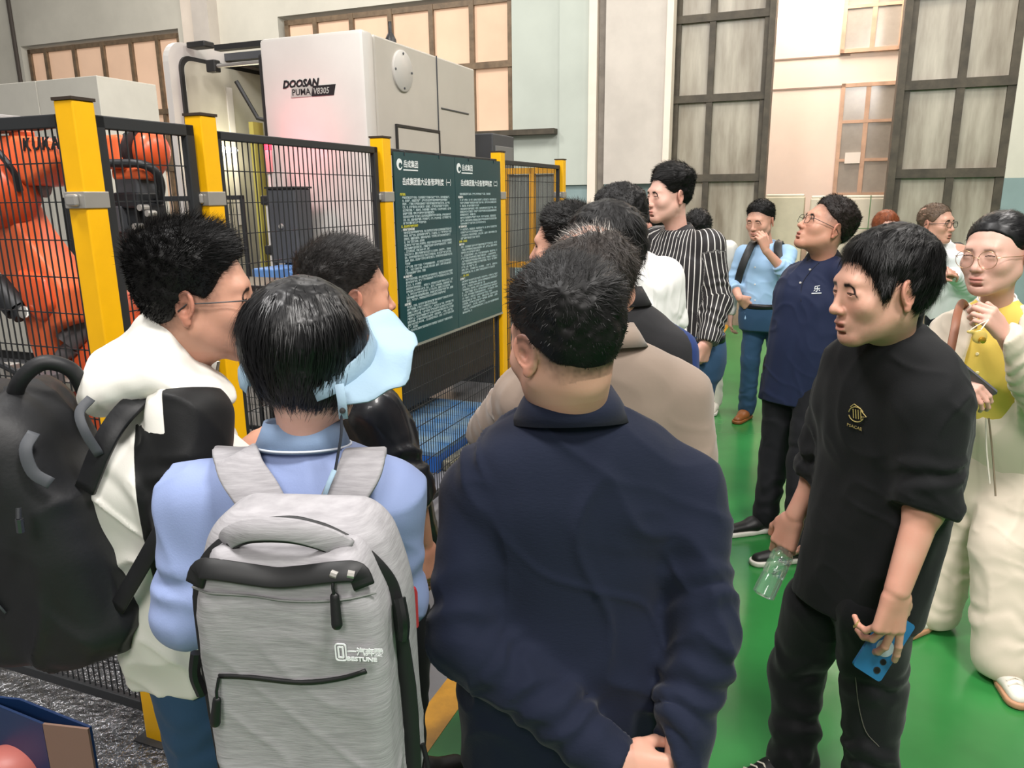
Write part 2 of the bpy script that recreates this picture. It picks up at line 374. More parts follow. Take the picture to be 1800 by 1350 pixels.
for k in range(4): m = room(); bb = b0 + .1 + k * (b1 - b0 - .2) / 3; m.tube([(ap - .02, bb, 1.91), (ap + .008, bb, 1.905), (ap + .008, bb, 1.885)], .0025, 6); m.build('cable_tie', M_black, t)
apt = ap + .0075; half = (b1 - b0) / 2
chars = '为规范公司关键重大设备的使用与维护保养工作确保设备安全高效运行提生产率降低故障停机时间特制定本制度操作人员必须经过培训考核合格后方可上岗严格遵守作业标准班前检查润滑油位电气线路接地装置完好情况发现异常立即报告并做好记录清洁周期点检管理部负责监督执行'
rr = random.Random(3)
def para(n): return ''.join(rr.choice(chars) if rr.random() > .09 else '，' for _ in range(n))
def col(bx, nlines, plan, w):
    """plan: rows of (kind, indent, fill)"""
    z = zb1 - .195; out = {0: [], 1: [], 2: []}
    for kind, ind, fill in plan:
        out[kind].append((bx + .02 + ind * .02, z, para(max(2, int((w - .06 - ind * .02) * fill / .0128))))); z -= (zb1 - zb0 - .25) / len(plan)
    for kind, rows in out.items():
        mm = (M_txt, M_txtw, M_txty)[kind]; bmj = []
        for bx_, z_, s_ in rows: bmj.append((bx_, z_, s_))
        if not bmj: continue
        c = bpy.data.curves.new('x', 'FONT'); c.size = .0128; c.resolution_u = 1; c.extrude = 0; c.offset = .0004
        # one text object per kind: lines placed by joining meshes
        vs = []; fs = []; 
        for bx_, z_, s_ in bmj:
            c.body = s_; o = bpy.data.objects.new('x', c); COL.objects.link(o); bpy.context.view_layer.update()
            me = bpy.data.meshes.new_from_object(o.evaluated_get(bpy.context.evaluated_depsgraph_get())); bpy.data.objects.remove(o)
            n = len(vs)
            for v in me.vertices: vs.append(tuple(R(apt, bx_ + v.co.x, z_ + v.co.y) - origin_of(t)))
            for p in me.polygons: fs.append([n + i for i in p.vertices])
            bpy.data.meshes.remove(me)
        me = bpy.data.meshes.new('print'); me.from_pydata(vs, [], fs); tag(link_mesh('printed_text', me, t, mm), kind='stuff')
P1 = [(2, 0, .12)] + [(0, 1, f) for f in (.97, .9, .95, .93, .98, .62, .97, .97, .45)] + [(2, 0, .3), (1, 0, .24)] + \
     [(0, 1, f) for f in (.97, .96, .95, .4, .96, .97, .5, .95, .97, .97, .1, .95, .95, .4)] + [(1, 0, .17)] + [(0, 1, f) for f in (.97, .97, .3, .97, .96, .9, .97, .8)] + \
     [(1, 0, .12)] + [(0, 1, f) for f in (.97, .6, .97, .95, .97, .95, .97, .2, .95)]
P2 = [(0, 1, .8), (1, 0, .12)] + [(0, 1, f) for f in (.97, .97, .5, .97, .96, .4, .95, .97, .65)] + [(1, 0, .2)] + [(0, 1, f) for f in (.97, .6, .97, .5)] + [(2, 0, .2), (1, 0, .12)] + \
     [(0, 1, f) for f in (.97, .96, .5, .97, .95, .96, .97, .4, .97, .9)] + [(2, 0, .22), (1, 0, .16)] + [(0, 1, f) for f in (.97, .97, .6, .95, .97, .97, .8, .97, .97, .6, 1, .25)]
col(b0 + .02, 0, P1, half - .02); col(b0 + half + .01, 0, P2, half - .02)
for bx, s in ((b0, '（一）'), (b0 + half, '（二）')):
    text('title_text', '岳成集团重大设备管理制度' + s, .036, M_txtw, R(apt, bx + half / 2 + .02, zb1 - .145), V, Z, t, 0, 'CENTER', res=1, bold=.0006)['kind'] = 'stuff'
    text('logo_text', '岳成集团', .036, M_txtw, R(apt, bx + .085, zb1 - .065), V, Z, t, 0, res=1, bold=.0006)['kind'] = 'stuff'
    m = room(); m.box(ap + .006, apt, bx + .085, bx + .225, zb1 - .082, zb1 - .076); m.build('logo_rule', M_txtw, t)
    m = room(); ring = [(bx + .05 + .026 * math.cos(x), zb1 - .055 + .026 * math.sin(x)) for x in np.linspace(.3, 5.9, 22)]; inn = [(bx + .056 + .015 * math.cos(x), zb1 - .06 + .013 * math.sin(x)) for x in np.linspace(5.9, .3, 22)]
    m.prism(ring + inn, 'x', ap + .006, apt); m.build('logo_emblem', M_txtw, t)

# ================================================================ MACHINE TOOL
M_mach = mat('machine_light_grey', '#c2beb8', rough=.42, var=.05, vscale=2.2, coat=.1)
M_mach2 = mat('machine_side_grey', '#bfb9af', rough=.45, var=.05, vscale=2)
M_dark = mat('machine_black_trim', '#232323', rough=.45)
M_dgrey = mat('machine_dark_grey', '#44464a', rough=.5, var=.1)
C0 = onb(636, 40, 4.30); aC, bC, zC = ab(C0); zC = 2.69
aL = ab(onb(452, 50, 4.30))[0]; bR = ab(ona(834, 107, aC))[1]
zface = 0.25
t = thing('machine_tool', 'tall white vertical turning machine with lettering behind the fence', 'machine', R(aC, bC, 0))
def rslab(m, a0, a1, b0_, b1_, z0, z1, r=.06):
    """vertical slab with rounded top/side edges"""
    m.box(a0, a1, b0_, b1_, z0, z1, r)
m = room(); m.box(aL, aC, bC, bC + .13, zface, zC, .028); m.sm = True; m.build('front_door', M_mach, t)
m = room(); m.box(aL + .3, aC - .004, bC + .135, bR, .25, zC - .01, .012); m.build('body', M_mach2, t)
b_s = ab(ona(770, 200, aC))[1]; m = room(); m.box(aC - .003, aC + .003, b_s, b_s + .008, .3, zC - .01); m.build('panel_seam', M_dgrey, t)
q0 = ab(ona(776, 190, aC)); q1 = ab(ona(824, 202, aC)); m = room(); m.box(aC - .003, aC + .003, q0[1], q1[1], q0[2] - .004, q0[2] + .004); m.build('panel_seam', M_dgrey, t)
q = ab(ona(707, 125, aC)); m = room(); m.lathe((aC - .01, q[1], q[2]), (1, 0, 0), [(0, .13), (.018, .13), (.022, .125), (.0221, 0)], 32); cov = m.build('round_cover', M_mach, t)
for an_ in range(4):
    m = room(); ca, sa = math.cos(an_ * math.pi / 2), math.sin(an_ * math.pi / 2); m.lathe((aC + .01, q[1] + .108 * ca, q[2] + .108 * sa), (1, 0, 0), [(0, .008), (.006, .008), (.008, .005)], 8); m.build('bolt', M_dgrey, cov)
h0 = ab(ona(697, 223, aC)); h1 = ab(ona(770, 236, aC)); m = room(); m.box(aC - .003, aC + .006, h0[1], h1[1], 1.15, h0[2], .003); hh = m.build('hatch', M_mach2, t)
for (u0, u1, v0, v1) in ((h0[1], h1[1], h0[2], h0[2] + .018), (h0[1] - .014, h0[1], 1.15, h0[2] + .018), (h1[1], h1[1] + .014, 1.15, h0[2] + .018)):
    m = room(); m.box(aC - .003, aC + .012, u0, u1, v0, v1); m.build('hatch_rim', M_dark, hh)
# fixture on the roof
q = ab(ona(697, 60, aC - .25)); m = room(); m.lathe((aC - .3, q[1], zC - .02), (0, 0, 1), [(0, .07), (.05, .07), (.05, .045), (.12, .04), (.16, .02), (.17, .012), (.24, .012)], 12); m.box(aC - .45, aC - .25, q[1] - .1, q[1] + .2, zC - .01, zC + .03); m.build('roof_valve', M_dark, t)
# black edge strip on the door's left and the recessed working chamber
m = room(); m.box(aL - .045, aL + .03, bC + .03, bC + .5, zface, zC - .08, .02); m.build('door_edge', M_dark, t)
aF = ab(onb(292, 70, bC))[0]; zF = ab(onb(292, 68, bC))[2]
bF1 = bC + 1.1
m = room()                                     # left cheek of the chamber: rounded outer frame with a black gasket
def cheek(off, r, z1, z0=.3, n=6):
    o = [(bC + off, z0)]; 
    for k in range(n + 1):
        an_ = math.pi - k * math.pi / 2 / n; o.append((bC + off + r + r * math.cos(an_), z1 - off - r + r * math.sin(an_)))
    o += [(bF1, z1 - off), (bF1, z0)]; return o
m.prism(cheek(0, .14, zF), 'x', aF - .05, aF); m.build('side_cheek', M_mach, t)
m = room(); m.prism(cheek(.085, .09, zF - .0), 'x', aF - .001, aF + .018); m.build('door_gasket', M_dark, t)
M_cham = mat('chamber_grey', '#a9a597', rough=.4, var=.12, vscale=2.5)
m = room(); m.prism(cheek(.115, .075, zF - .0), 'x', aF + .0185, aF + .025); m.build('cheek_lining', M_cham, t)
m = room(); m.box(aF + .0251, aF + .035, bC + .5, bC + .56, 1.5, zF - .25); m.build('cheek_rib', M_mach, t)
m = room(); m.box(aF, aL + .5, bF1, bF1 + .05, .3, zF); m.build('chamber_back', M_cham, t)
m = room(); m.box(aF, aL + .45, bC + .55, bF1, zF - .06, zF - .01); m.build('chamber_roof', M_dgrey, t)
qr = ab(onb(380, 84, bC + .12)); m = room(); m.box(qr[0], aL + .02, bC + .1, bC + .16, qr[2] - .02, qr[2] + .015); m.build('top_rail', M_dark, t)
m = room(); m.tube([(aF + .15, bC + .2, zF - .16), (aL, bC + .2, zF - .16)], .014, 8); m.build('slide_rod', M_steel, t)
m = room(); m.box(aF + .16, aF + .24, bC + .17, bC + .23, zF - .2, zF - .12, .008); m.build('rod_bracket', M_dark, t)
m = room(); m.tube([(aF + .3, bC + .3, zF - .25), (aF + .42, bC + .35, zF - .5), (aL, bC + .4, zF - .58)], .016, 6); m.build('hose', M_dark, t)
q = ab(onb(352, 77, bC + .2)); m = room(); m.box(q[0] - .08, q[0] + .08, bC + .15, bC + .25, q[2] - .03, q[2] + .01, .008); m.build('rail_motor', M_dark, t)
q0 = ab(ona(378, 262, aF + .07)); q1 = ab(ona(414, 262, aF + .07)); m = room(); m.tube([(q0[0], q0[1], q0[2]), (q0[0], q1[1], q0[2])], .022, 10); m.build('chamber_lamp', mat('lamp_glow', '#ffffff', emit='#fff6d8', estr=12), t)
o = bpy.data.lights.new('chamber_light', 'POINT'); o.energy = 7; o.color = (1, .93, .66); o.shadow_soft_size = .08; o = bpy.data.objects.new('chamber_light', o); COL.objects.link(o); o.location = R(q0[0] + .12, (q0[1] + q1[1]) / 2, q0[2] - .05)
M_yg = mat('yellow_green_guard', '#b9b25a', rough=.4)
q = ab(onb(452, 290, bC + .12)); m = room(); m.box(q[0] - .025, q[0] + .012, bC + .1, bC + .2, .9, q[2] + .28); m.build('door_guard', M_yg, t)
q = ab(onb(330, 328, bC + .9)); m = room(); m.box(aF, aL + .4, bC + .85, bC + .95, q[2] - .03, q[2] + .02); m.build('chamber_sill', mat('sill_yellow', '#b5ab6a', rough=.5), t)
m = room(); m.box(aF + .1, aL + .3, bC + .6, bC + .9, .9, 1.25, .03); m.build('spindle_housing', M_cham, t)
m = room(); m.lathe((aF + .75, bC + .75, .9), (0, 0, 1), [(0, .28), (.12, .28), (.12, .18), (.3, .16), (.3, .05)], 24); m.build('chuck', M_steel, t)
# lettering on the door
M_ink = mat('black_ink', '#17181a', rough=.5); M_plate = mat('grey_badge', '#9aa39c', rough=.4)
q = onb(497, 155, bC - .004); text('logo_text', 'DOOSAN', .062, M_ink, q, U, Z, t, .0006, shear=.25, bold=.0028, sx=1.02)
qa = ab(onb(512, 172, bC)); w1 = ab(onb(548, 168, bC))[0]; w2 = ab(onb(587, 165, bC))[0]; hz_ = .062
m = room(); m.prism([(qa[0], qa[2]), (w1 - .005, qa[2]), (w1 + .012, qa[2] + hz_), (qa[0] + .012, qa[2] + hz_)], 'y', bC - .0045, bC + .001); m.build('badge_plate', M_plate, t)
m = room(); m.prism([(w1, qa[2]), (w2, qa[2]), (w2 + .017, qa[2] + hz_), (w1 + .017, qa[2] + hz_)], 'y', bC - .0045, bC + .001); m.build('badge_plate', M_ink, t)
text('model_text', 'PUMA', .054, M_ink, R(qa[0] + .012, bC - .005, qa[2] + .012), U, Z, t, .0004, bold=.0008, sx=.98)
text('model_text', 'V8305', .052, M_plate, R(w1 + .015, bC - .005, qa[2] + .012), U, Z, t, .0004, shear=.2, bold=.0008, sx=.88)
# dark base below
m = room(); m.box(aC - .2, aC + .02, bC + .1, bR + .3, .22, .62, .01); m.box(aC - .1, aC + .05, bC + .1, bR + .3, .62, .98, .01); m.build('black_base', mat('black_panel', '#1f1f1f', rough=.45, var=.15), t)
for bb in (bC + .4, bR + .6): m = room(); m.lathe((aC - .1, bb, 0), (0, 0, 1), [(0, .07), (.03, .07), (.03, .03), (.23, .03)], 12); m.build('levelling_foot', M_dark, t)
# rear cabinet
q0 = ab(onb(836, 235, bR + .4)); q1 = ab(onb(866, 240, bR + .4))
t2 = thing('rear_cabinet', 'dark grey cabinet behind the white machine beside the window', 'cabinet', R(q0[0], bR + .4, 0))
m = room(); m.box(q0[0] - .3, q1[0], bR + .4, bR + .9, 0, q0[2], .01); m.build('cabinet_body', M_dgrey, t2)
m = room(); m.box(q1[0] - .02, q1[0] + .01, bR + .45, bR + .85, .2, q0[2] - .1, .004); m.build('side_plate', mat('grey_side_plate', '#787878', rough=.5), t2)

# control cabinet with signal tower
bK = 4.02; k0 = ab(onb(467, 332, bK)); k1 = ab(onb(512, 332, bK)); k2 = ab(onb(470, 462, bK))[2]
t = thing('control_pendant', 'dark grey operator control cabinet under the red signal lamp', 'control panel', R(k0[0], bK, 0))
m = room(); m.box(k0[0], k1[0] + .02, bK, bK + .16, k2, k0[2], .008); m.build('cabinet_body', M_dgrey, t)
m = room(); m.box(k0[0] - .004, k1[0] + .03, bK - .01, bK + .17, k0[2], k0[2] + .012); m.build('top_cap', M_dark, t)
m = room(); m.box(k0[0] + .08, k0[0] + .19, bK + .03, bK + .13, 0, k2); m.build('pedestal', M_dark, t)
m = room(); m.lathe(((k0[0] + k1[0]) / 2 + .0, bK - .012, (k0[2] + k2) / 2), (0, 1, 0), [(0, .014), (.013, .018)], 12); m.build('knob', M_steel, t)
m = room(); m.box(k0[0] - .03, k0[0] - .004, bK + .02, bK + .06, k2 - .05, k0[2] - .04, .004); m.build('screen_edge', M_mach, t)
for z in (k0[2] - .07, k2 + .08): m = room(); m.box(k0[0] - .06, k0[0] + .01, bK + .01, bK + .09, z - .03, z + .03, .01); m.build('hinge', M_dark, t)
sx_ = ab(onb(474, 300, bK + .05)); z_t = ab(onb(472, 240, bK + .05))[2]
t = thing('signal_tower', 'slim signal tower with lit red lamp on the control cabinet', 'lamp', R(sx_[0], bK + .05, k0[2] + .012))
m = room(); m.tube([(sx_[0], bK + .05, k0[2] + .012), (sx_[0], bK + .05, z_t - .22)], .016, 10); m.build('stem', M_mach, t)
m = room(); m.tube([(sx_[0], bK + .05, z_t - .22), (sx_[0], bK + .05, z_t - .08)], .024, 12); m.build('dark_lens', mat('smoky_lens', '#b08a86', rough=.2), t)
m = room(); m.tube([(sx_[0], bK + .05, z_t - .08), (sx_[0], bK + .05, z_t)], .026, 12); m.build('red_lens', mat('red_lens_glow', '#ff3030', emit='#ff1528', estr=9), t)
l = bpy.data.lights.new('signal_light', 'POINT'); l.energy = 5; l.color = (1, .12, .2); l.shadow_soft_size = .04
o = bpy.data.objects.new('signal_light', l); COL.objects.link(o); o.location = R(sx_[0] + .06, bK - .02, z_t - .03)

# blue trays in front of the chamber
for x0, x1, y, bb, lab in ((442, 480, 472, 3.75, 'left light blue parts tray below the machine chamber'), (505, 545, 476, 3.8, 'right blue parts tray below the control cabinet')):
    p0_, p1_ = ab(onb(x0, y, bb)), ab(onb(x1, y, bb)); t = thing('parts_tray', lab, 'tray', R(p0_[0], bb, p0_[2]))
    m = room(); m.box(p0_[0], p1_[0], bb, bb + .35, p0_[2] - .12, p0_[2], .01); m.build('tray_body', mat('tray_blue', '#5d86bd', rough=.5), t)
    m = room(); m.box(p0_[0] + .02, p1_[0] - .02, bb + .02, bb + .33, 0, p0_[2] - .12); m.build('tray_stand', M_dark, t)
# blue pallet on the bay floor
M_pal = mat('blue_pallet', '#2c6fae', rough=.5, var=.5, var2='#7c97a6', vscale=6)
g0 = gnd(738, 792, .14); ga, gb, _ = ab(g0)
t = thing('pallet', 'worn blue plastic pallet on the grey floor inside the fence', 'pallet', R(ga, gb, 0))
for i in range(6): m = room(); m.box(ga - .85, ga + .12, gb + i * .2, gb + i * .2 + .19, .11, .14, .004); m.build('deck_board', M_pal, t)
for i in range(3): m = room(); m.box(ga - .85 + i * .42, ga - .72 + i * .42, gb, gb + 1.19, 0, .11, .006); m.build('runner', mat('deep_blue_plastic', '#1d5fb4', rough=.4), t)
m = room(); m.box(ga + .125, ga + .2, gb + .05, gb + 1.15, 0, .07, .01); tag(m.build('steel_offcut', mat('swarf_metal', '#8d8a78', rough=.4, metal=.6, var=.5, vscale=20, bump=.6, bscale=40, bdist=.01)), 'long dull metal bar lying beside the blue pallet', 'metal bar')
# grey floor slabs inside the fence: joints
for k in range(5):
    m = room(); m.box(-6.5, AF - .2, 2.5 + k * .62, 2.506 + k * .62, 0, .0012); struct(m.build('trim_15', mat('floor_joint', '#4d4d4e', rough=.8)))

bG = 6.35; ga_ = [ab(onb(x, 300, bG))[0] for x in (886, 934, 978)]; zg = [ab(onb(x, y, bG))[2] for x, y in ((886, 297), (978, 291))]
t = thing('gate_frame', 'yellow tubular gate frame behind the last mesh fence panel', 'gate', R(ga_[1], bG, 0))
for i, a in enumerate(ga_):
    m = room(); m.box(a - .025, a + .025, bG, bG + .04, .0, zg[0]); m.build('upright', M_yel2, t)
for z in (zg[0] - .02, ab(onb(900, 465, bG))[2], ab(onb(900, 495, bG))[2]): m = room(); m.box(ga_[0], ga_[2], bG, bG + .04, z - .025, z + .025); m.build('crossbar', M_yel2, t)
m = room(); m.box(ga_[0] + .03, ga_[2] - .03, bG + .041, bG + .05, ab(onb(900, 465, bG))[2], zg[0] - .05); m.build('gate_panel', mat('grey_acrylic', '#7d827d', rough=.3, var=.35, vscale=3, stretch=(2, 2, .4)), t)

# big pale cabinet at the far left
q0 = ab(onb(0, 128, 5.6)); q1 = ab(onb(172, 153, 5.6))
t = thing('electric_cabinet', 'long pale grey electric cabinet behind the orange robot', 'cabinet', R(q1[0], 5.6, 0))
zc_ = (q0[2] + q1[2]) / 2; xm = ab(onb(62, 140, 5.6))[0]
for a0, a1 in ((q0[0] - 1.2, xm - .004), (xm + .004, q1[0])): m = room(); m.box(a0, a1, 5.6, 6.3, .1, zc_, .006); m.build('cabinet_door', mat('cabinet_cream', '#cfccc0', rough=.5, var=.04), t)
m = room(); m.box(q0[0] - 1.2, q1[0] - .01, 5.65, 6.3, 0, .1); m.build('plinth', M_dark, t)
# ================================================================ FIELD MODELLING (smooth unions meshed by surface nets)
def vnoise(P, scale=1.0, seed=0):
    """smooth value noise in [-1,1]"""
    Q = P.astype(np.float32) * scale + 37.7 * (seed + 1); I = np.floor(Q).astype(np.int64); Fr = Q - I; Fr = Fr * Fr * (3 - 2 * Fr)
    def h(x, y, z):
        n = (x * 73856093) ^ (y * 19349663) ^ (z * 83492791) ^ (seed * 2654435761); n = (n ^ (n >> 13)) * 1274126177; n = n ^ (n >> 16)
        return (n & 0xffff).astype(np.float32) / 32767.5 - 1
    x, y, z = I[..., 0], I[..., 1], I[..., 2]; fx, fy, fz = Fr[..., 0], Fr[..., 1], Fr[..., 2]
    def lx(yy, zz): return h(x, yy, zz) * (1 - fx) + h(x + 1, yy, zz) * fx
    return (lx(y, z) * (1 - fy) + lx(y + 1, z) * fy) * (1 - fz) + (lx(y, z + 1) * (1 - fy) + lx(y + 1, z + 1) * fy) * fz
def sstep(a, b, x): t = np.clip((x - a) / (b - a), 0, 1); return t * t * (3 - 2 * t)
def smin(a, b, k):
    if k <= 0: return np.minimum(a, b)
    h = np.clip(1 - np.abs(a - b) / k, 0, None); return np.minimum(a, b) - h * h * k * .25
def smax(a, b, k): return -smin(-a, -b, k)
class Field:
    def __init__(s): s.p = []
    def put(s, fn, lo, hi, k=.01, op='u'): s.p.append((fn, np.asarray(lo, float), np.asarray(hi, float), k, op)); return s
    def rcone(s, a, b, ra, rb, k=.01, op='u', flat=None, fold=None, caps=True):
        """tapered capsule; flat=(dir,ratio) squeezes it along dir; fold=(amp,freq,t0,t1,seed) adds ring wrinkles"""
        a = np.asarray(a, float); b = np.asarray(b, float); ab_ = b - a; L2 = ab_ @ ab_ + 1e-12; L = math.sqrt(L2); R_ = max(ra, rb) + (fold[0] * 2 if fold else 0) + .004
        if flat is not None: fd = np.asarray(flat[0], float); fd = fd - ab_ * (fd @ ab_) / L2; fd /= np.linalg.norm(fd) + 1e-9; q = flat[1]; R_ *= max(1, q)
        def fn(P):
            W = P - a; t = np.clip((W @ ab_) / L2, 0, 1); D = W - t[..., None] * ab_; r = ra + (rb - ra) * t
            if flat is not None:
                c = D @ fd; d2 = (D * D).sum(-1) - c * c + (c / q) ** 2; d = np.sqrt(np.maximum(d2, 1e-12)) - r; d = d * min(1, q) if q < 1 else d
            else: d = np.sqrt((D * D).sum(-1)) - r
            if fold:
                am, fr, t0, t1, sd = fold
                nz = vnoise(P, 14, sd); m_ = sstep(t0, (t0 * .6 + t1 * .4), t) * (1 - sstep(t0 * .25 + t1 * .75, t1, t)) if t1 < 1 else sstep(t0, (t0 + t1) / 2, t)
                d = d + am * m_ * np.sin(t * L * fr + 4.5 * nz + sd) * (.6 + .5 * vnoise(P, 8, sd + 3))
            return d
        s.put(fn, np.minimum(a, b) - R_, np.maximum(a, b) + R_, k, op); return s
    def ell(s, c, r, k=.01, op='u', M=None):
        c = np.asarray(c, float); r = np.asarray(r, float); M_ = np.eye(3) if M is None else np.asarray(M); ext = np.abs(M_) @ r
        def fn(P):
            Q = (P - c) @ M_; k0 = np.sqrt(((Q / r) ** 2).sum(-1)); k1 = np.sqrt(((Q / (r * r)) ** 2).sum(-1)); return k0 * (k0 - 1) / np.maximum(k1, 1e-6)
        s.put(fn, c - ext - .003, c + ext + .003, k, op); return s
    def rbox(s, c, h, r, k=.01, op='u', M=None, warp=None):
        c = np.asarray(c, float); h = np.asarray(h, float); M_ = np.eye(3) if M is None else np.asarray(M); ext = np.abs(M_) @ h
        def fn(P):
            Q = (P - c) @ M_
            if warp is not None: Q = warp(Q)
            q = np.abs(Q) - (h - r); return np.sqrt((np.maximum(q, 0) ** 2).sum(-1)) + np.minimum(q.max(-1), 0) - r
        s.put(fn, c - ext * 1.12 - .02, c + ext * 1.12 + .02, k, op); return s
    def torus(s, c, ax, R_, r, k=.01, op='u', M=None, sc=(1, 1, 1)):
        c = np.asarray(c, float); M_ = np.eye(3) if M is None else np.asarray(M); sc = np.asarray(sc, float)
        def fn(P):
            Q = ((P - c) @ M_) / sc; return (np.sqrt((np.sqrt(Q[..., 1] ** 2 + Q[..., 2] ** 2) - R_) ** 2 + Q[..., 0] ** 2) - r) * sc.min()
        e = (R_ + r) * sc.max() + .004; s.put(fn, c - e, c + e, k, op); return s
    def loft(s, secs, k=.02, op='u', fold=None, yaw=0.0, n=2.35):
        """secs: (cx, cy, z, half width, back half depth, front half depth) bottom to top; yaw turns the sections"""
        S = np.array(secs, float); zs = S[:, 2]; zz = np.linspace(zs[0], zs[-1], 80); T = np.zeros((80, 5))
        for j, col_ in enumerate((0, 1, 3, 4, 5)):
            y = S[:, col_]; mm_ = np.gradient(y, zs) if len(zs) > 2 else np.full(len(zs), (y[-1] - y[0]) / (zs[-1] - zs[0]))
            for i in range(len(zs) - 1):
                hh_ = zs[i + 1] - zs[i]; sel = (zz >= zs[i] - 1e-9) & (zz <= zs[i + 1] + 1e-9); t = (zz[sel] - zs[i]) / hh_
                T[sel, j] = (2 * t**3 - 3 * t**2 + 1) * y[i] + (t**3 - 2 * t**2 + t) * hh_ * mm_[i] + (-2 * t**3 + 3 * t**2) * y[i + 1] + (t**3 - t**2) * hh_ * mm_[i + 1]
        cy_, sy_ = math.cos(yaw), math.sin(yaw)
        def fn(P):
            z = P[..., 2]; zc_ = np.clip(z, zs[0], zs[-1]); cx, cy, a, bb, bf = [np.interp(zc_, zz, T[:, j]) for j in range(5)]
            dx, dy = P[..., 0] - cx, P[..., 1] - cy; x = dx * cy_ + dy * sy_; y = -dx * sy_ + dy * cy_
            b = np.where(y > 0, bf, bb); rho = ((np.abs(x) / a) ** n + (np.abs(y) / b) ** n) ** (1 / n); d = (rho - 1) * np.minimum(a, b)
            if fold: d = d + fold(P, x, y)
            over = np.maximum(z - zs[-1], zs[0] - z); return np.where(over > 0, np.sqrt(np.maximum(d, 0) ** 2 + over ** 2) + np.minimum(np.maximum(d, over), 0) * 0, d)
        e = max(T[:, 2].max(), T[:, 3].max(), T[:, 4].max()) + .02
        s.put(fn, (T[:, 0].min() - e, T[:, 1].min() - e, zs[0] - .01), (T[:, 0].max() + e, T[:, 1].max() + e, zs[-1] + .01), k, op); return s
    def cut(s, fn, k=.0): s.p.append((fn, None, None, k, 'i')); return s          # keep where fn < 0
    def mesh(s, h, pad=.02):
        los = [p[1] for p in s.p if p[4] == 'u']; his = [p[2] for p in s.p if p[4] == 'u']
        lo = np.min(los, 0) - pad; hi = np.max(his, 0) + pad; n = np.maximum(np.ceil((hi - lo) / h).astype(int) + 1, 4)
        D = np.full(n, .05, np.float32); ax = [lo[i] + h * np.arange(n[i]) for i in range(3)]
        for fn, l, u_, k, op in s.p:
            if l is None: i0 = np.zeros(3, int); i1 = n
            else:
                m_ = (max(k, .045) if op == 'u' else k) + 2 * h; i0 = np.clip(np.floor((l - m_ - lo) / h).astype(int), 0, n); i1 = np.clip(np.ceil((u_ + m_ - lo) / h).astype(int) + 1, 0, n)
                if (i1 <= i0).any(): continue
            X = np.stack(np.meshgrid(*[ax[i][i0[i]:i1[i]] for i in range(3)], indexing='ij'), -1).astype(np.float32)
            v = fn(X).astype(np.float32); sl = tuple(slice(i0[i], i1[i]) for i in range(3))
            if op == 'u': D[sl] = smin(D[sl], v, k)
            elif op == 's': D[sl] = smax(D[sl], -v, k)
            else: D[sl] = smax(D[sl], v, k)
        D[0] = D[-1] = .05; D[:, 0] = D[:, -1] = .05; D[:, :, 0] = D[:, :, -1] = .05
        return surface_net(D, lo, h)
def surface_net(D, lo, h):
    S = D < 0; n = np.array(D.shape); c = tuple(slice(0, n[i] - 1) for i in range(3))
    cnt = np.zeros(n - 1, np.int8)
    for dx in (0, 1):
        for dy in (0, 1):
            for dz in (0, 1): cnt += S[dx:n[0] - 1 + dx, dy:n[1] - 1 + dy, dz:n[2] - 1 + dz]
    act = (cnt > 0) & (cnt < 8); idx = np.full(n - 1, -1, np.int64); I = np.argwhere(act); idx[act] = np.arange(len(I))
    acc = np.zeros((len(I), 3)); num = np.zeros(len(I))
    cs = [(0, 0, 0), (1, 0, 0), (0, 1, 0), (1, 1, 0), (0, 0, 1), (1, 0, 1), (0, 1, 1), (1, 1, 1)]
    val = {q: D[I[:, 0] + q[0], I[:, 1] + q[1], I[:, 2] + q[2]] for q in cs}
    for a in range(3):
        for q in cs:
            if q[a] == 0:
                q2 = list(q); q2[a] = 1; v0, v1 = val[q], val[tuple(q2)]; x = (v0 < 0) != (v1 < 0)
                t = np.where(x, v0 / np.where(np.abs(v0 - v1) < 1e-9, 1, v0 - v1), 0); P = np.tile(np.array(q, float), (len(I), 1)); P[:, a] += t
                acc += P * x[:, None]; num += x
    Vt = lo + h * (I + acc / np.maximum(num, 1)[:, None]); Fc = []
    for a in range(3):
        b, c_ = (a + 1) % 3, (a + 2) % 3; sl0 = [slice(1, n[i] - 1) for i in range(3)]; sl0[a] = slice(0, n[a] - 1); sl1 = list(sl0); sl1[a] = slice(1, n[a])
        s0, s1 = S[tuple(sl0)], S[tuple(sl1)]
        for x, flip in ((s0 & ~s1, False), (~s0 & s1, True)):
            E = np.argwhere(x)
            if not len(E): continue
            off = np.ones(3, int); off[a] = 0; E = E + off
            def g(db, dc): Q = E.copy(); Q[:, b] -= db; Q[:, c_] -= dc; return idx[Q[:, 0], Q[:, 1], Q[:, 2]]
            q = np.stack([g(0, 0), g(1, 0), g(1, 1), g(0, 1)], 1)
            Fc.append(q[:, ::-1] if flip else q)
    Fc = np.concatenate(Fc) if Fc else np.zeros((0, 4), int)
    Fc = Fc[(Fc >= 0).all(1)]
    return Vt, Fc
def vnormals(Vt, Fc):
    nrm = np.zeros_like(Vt); fn = np.cross(Vt[Fc[:, 2]] - Vt[Fc[:, 0]], Vt[Fc[:, 3]] - Vt[Fc[:, 1]])
    for j in range(4): np.add.at(nrm, Fc[:, j], fn)
    return nrm / (np.linalg.norm(nrm, axis=1, keepdims=True) + 1e-12)
def relax(Vt, Fc, it=1, f=.5):
    for _ in range(it):
        acc = np.zeros_like(Vt); num = np.zeros(len(Vt))
        for j in range(4):
            np.add.at(acc, Fc[:, j], Vt[Fc[:, (j + 1) % 4]] + Vt[Fc[:, (j - 1) % 4]]); np.add.at(num, Fc[:, j], 2)
        Vt = Vt * (1 - f) + f * acc / np.maximum(num, 1)[:, None]
    return Vt
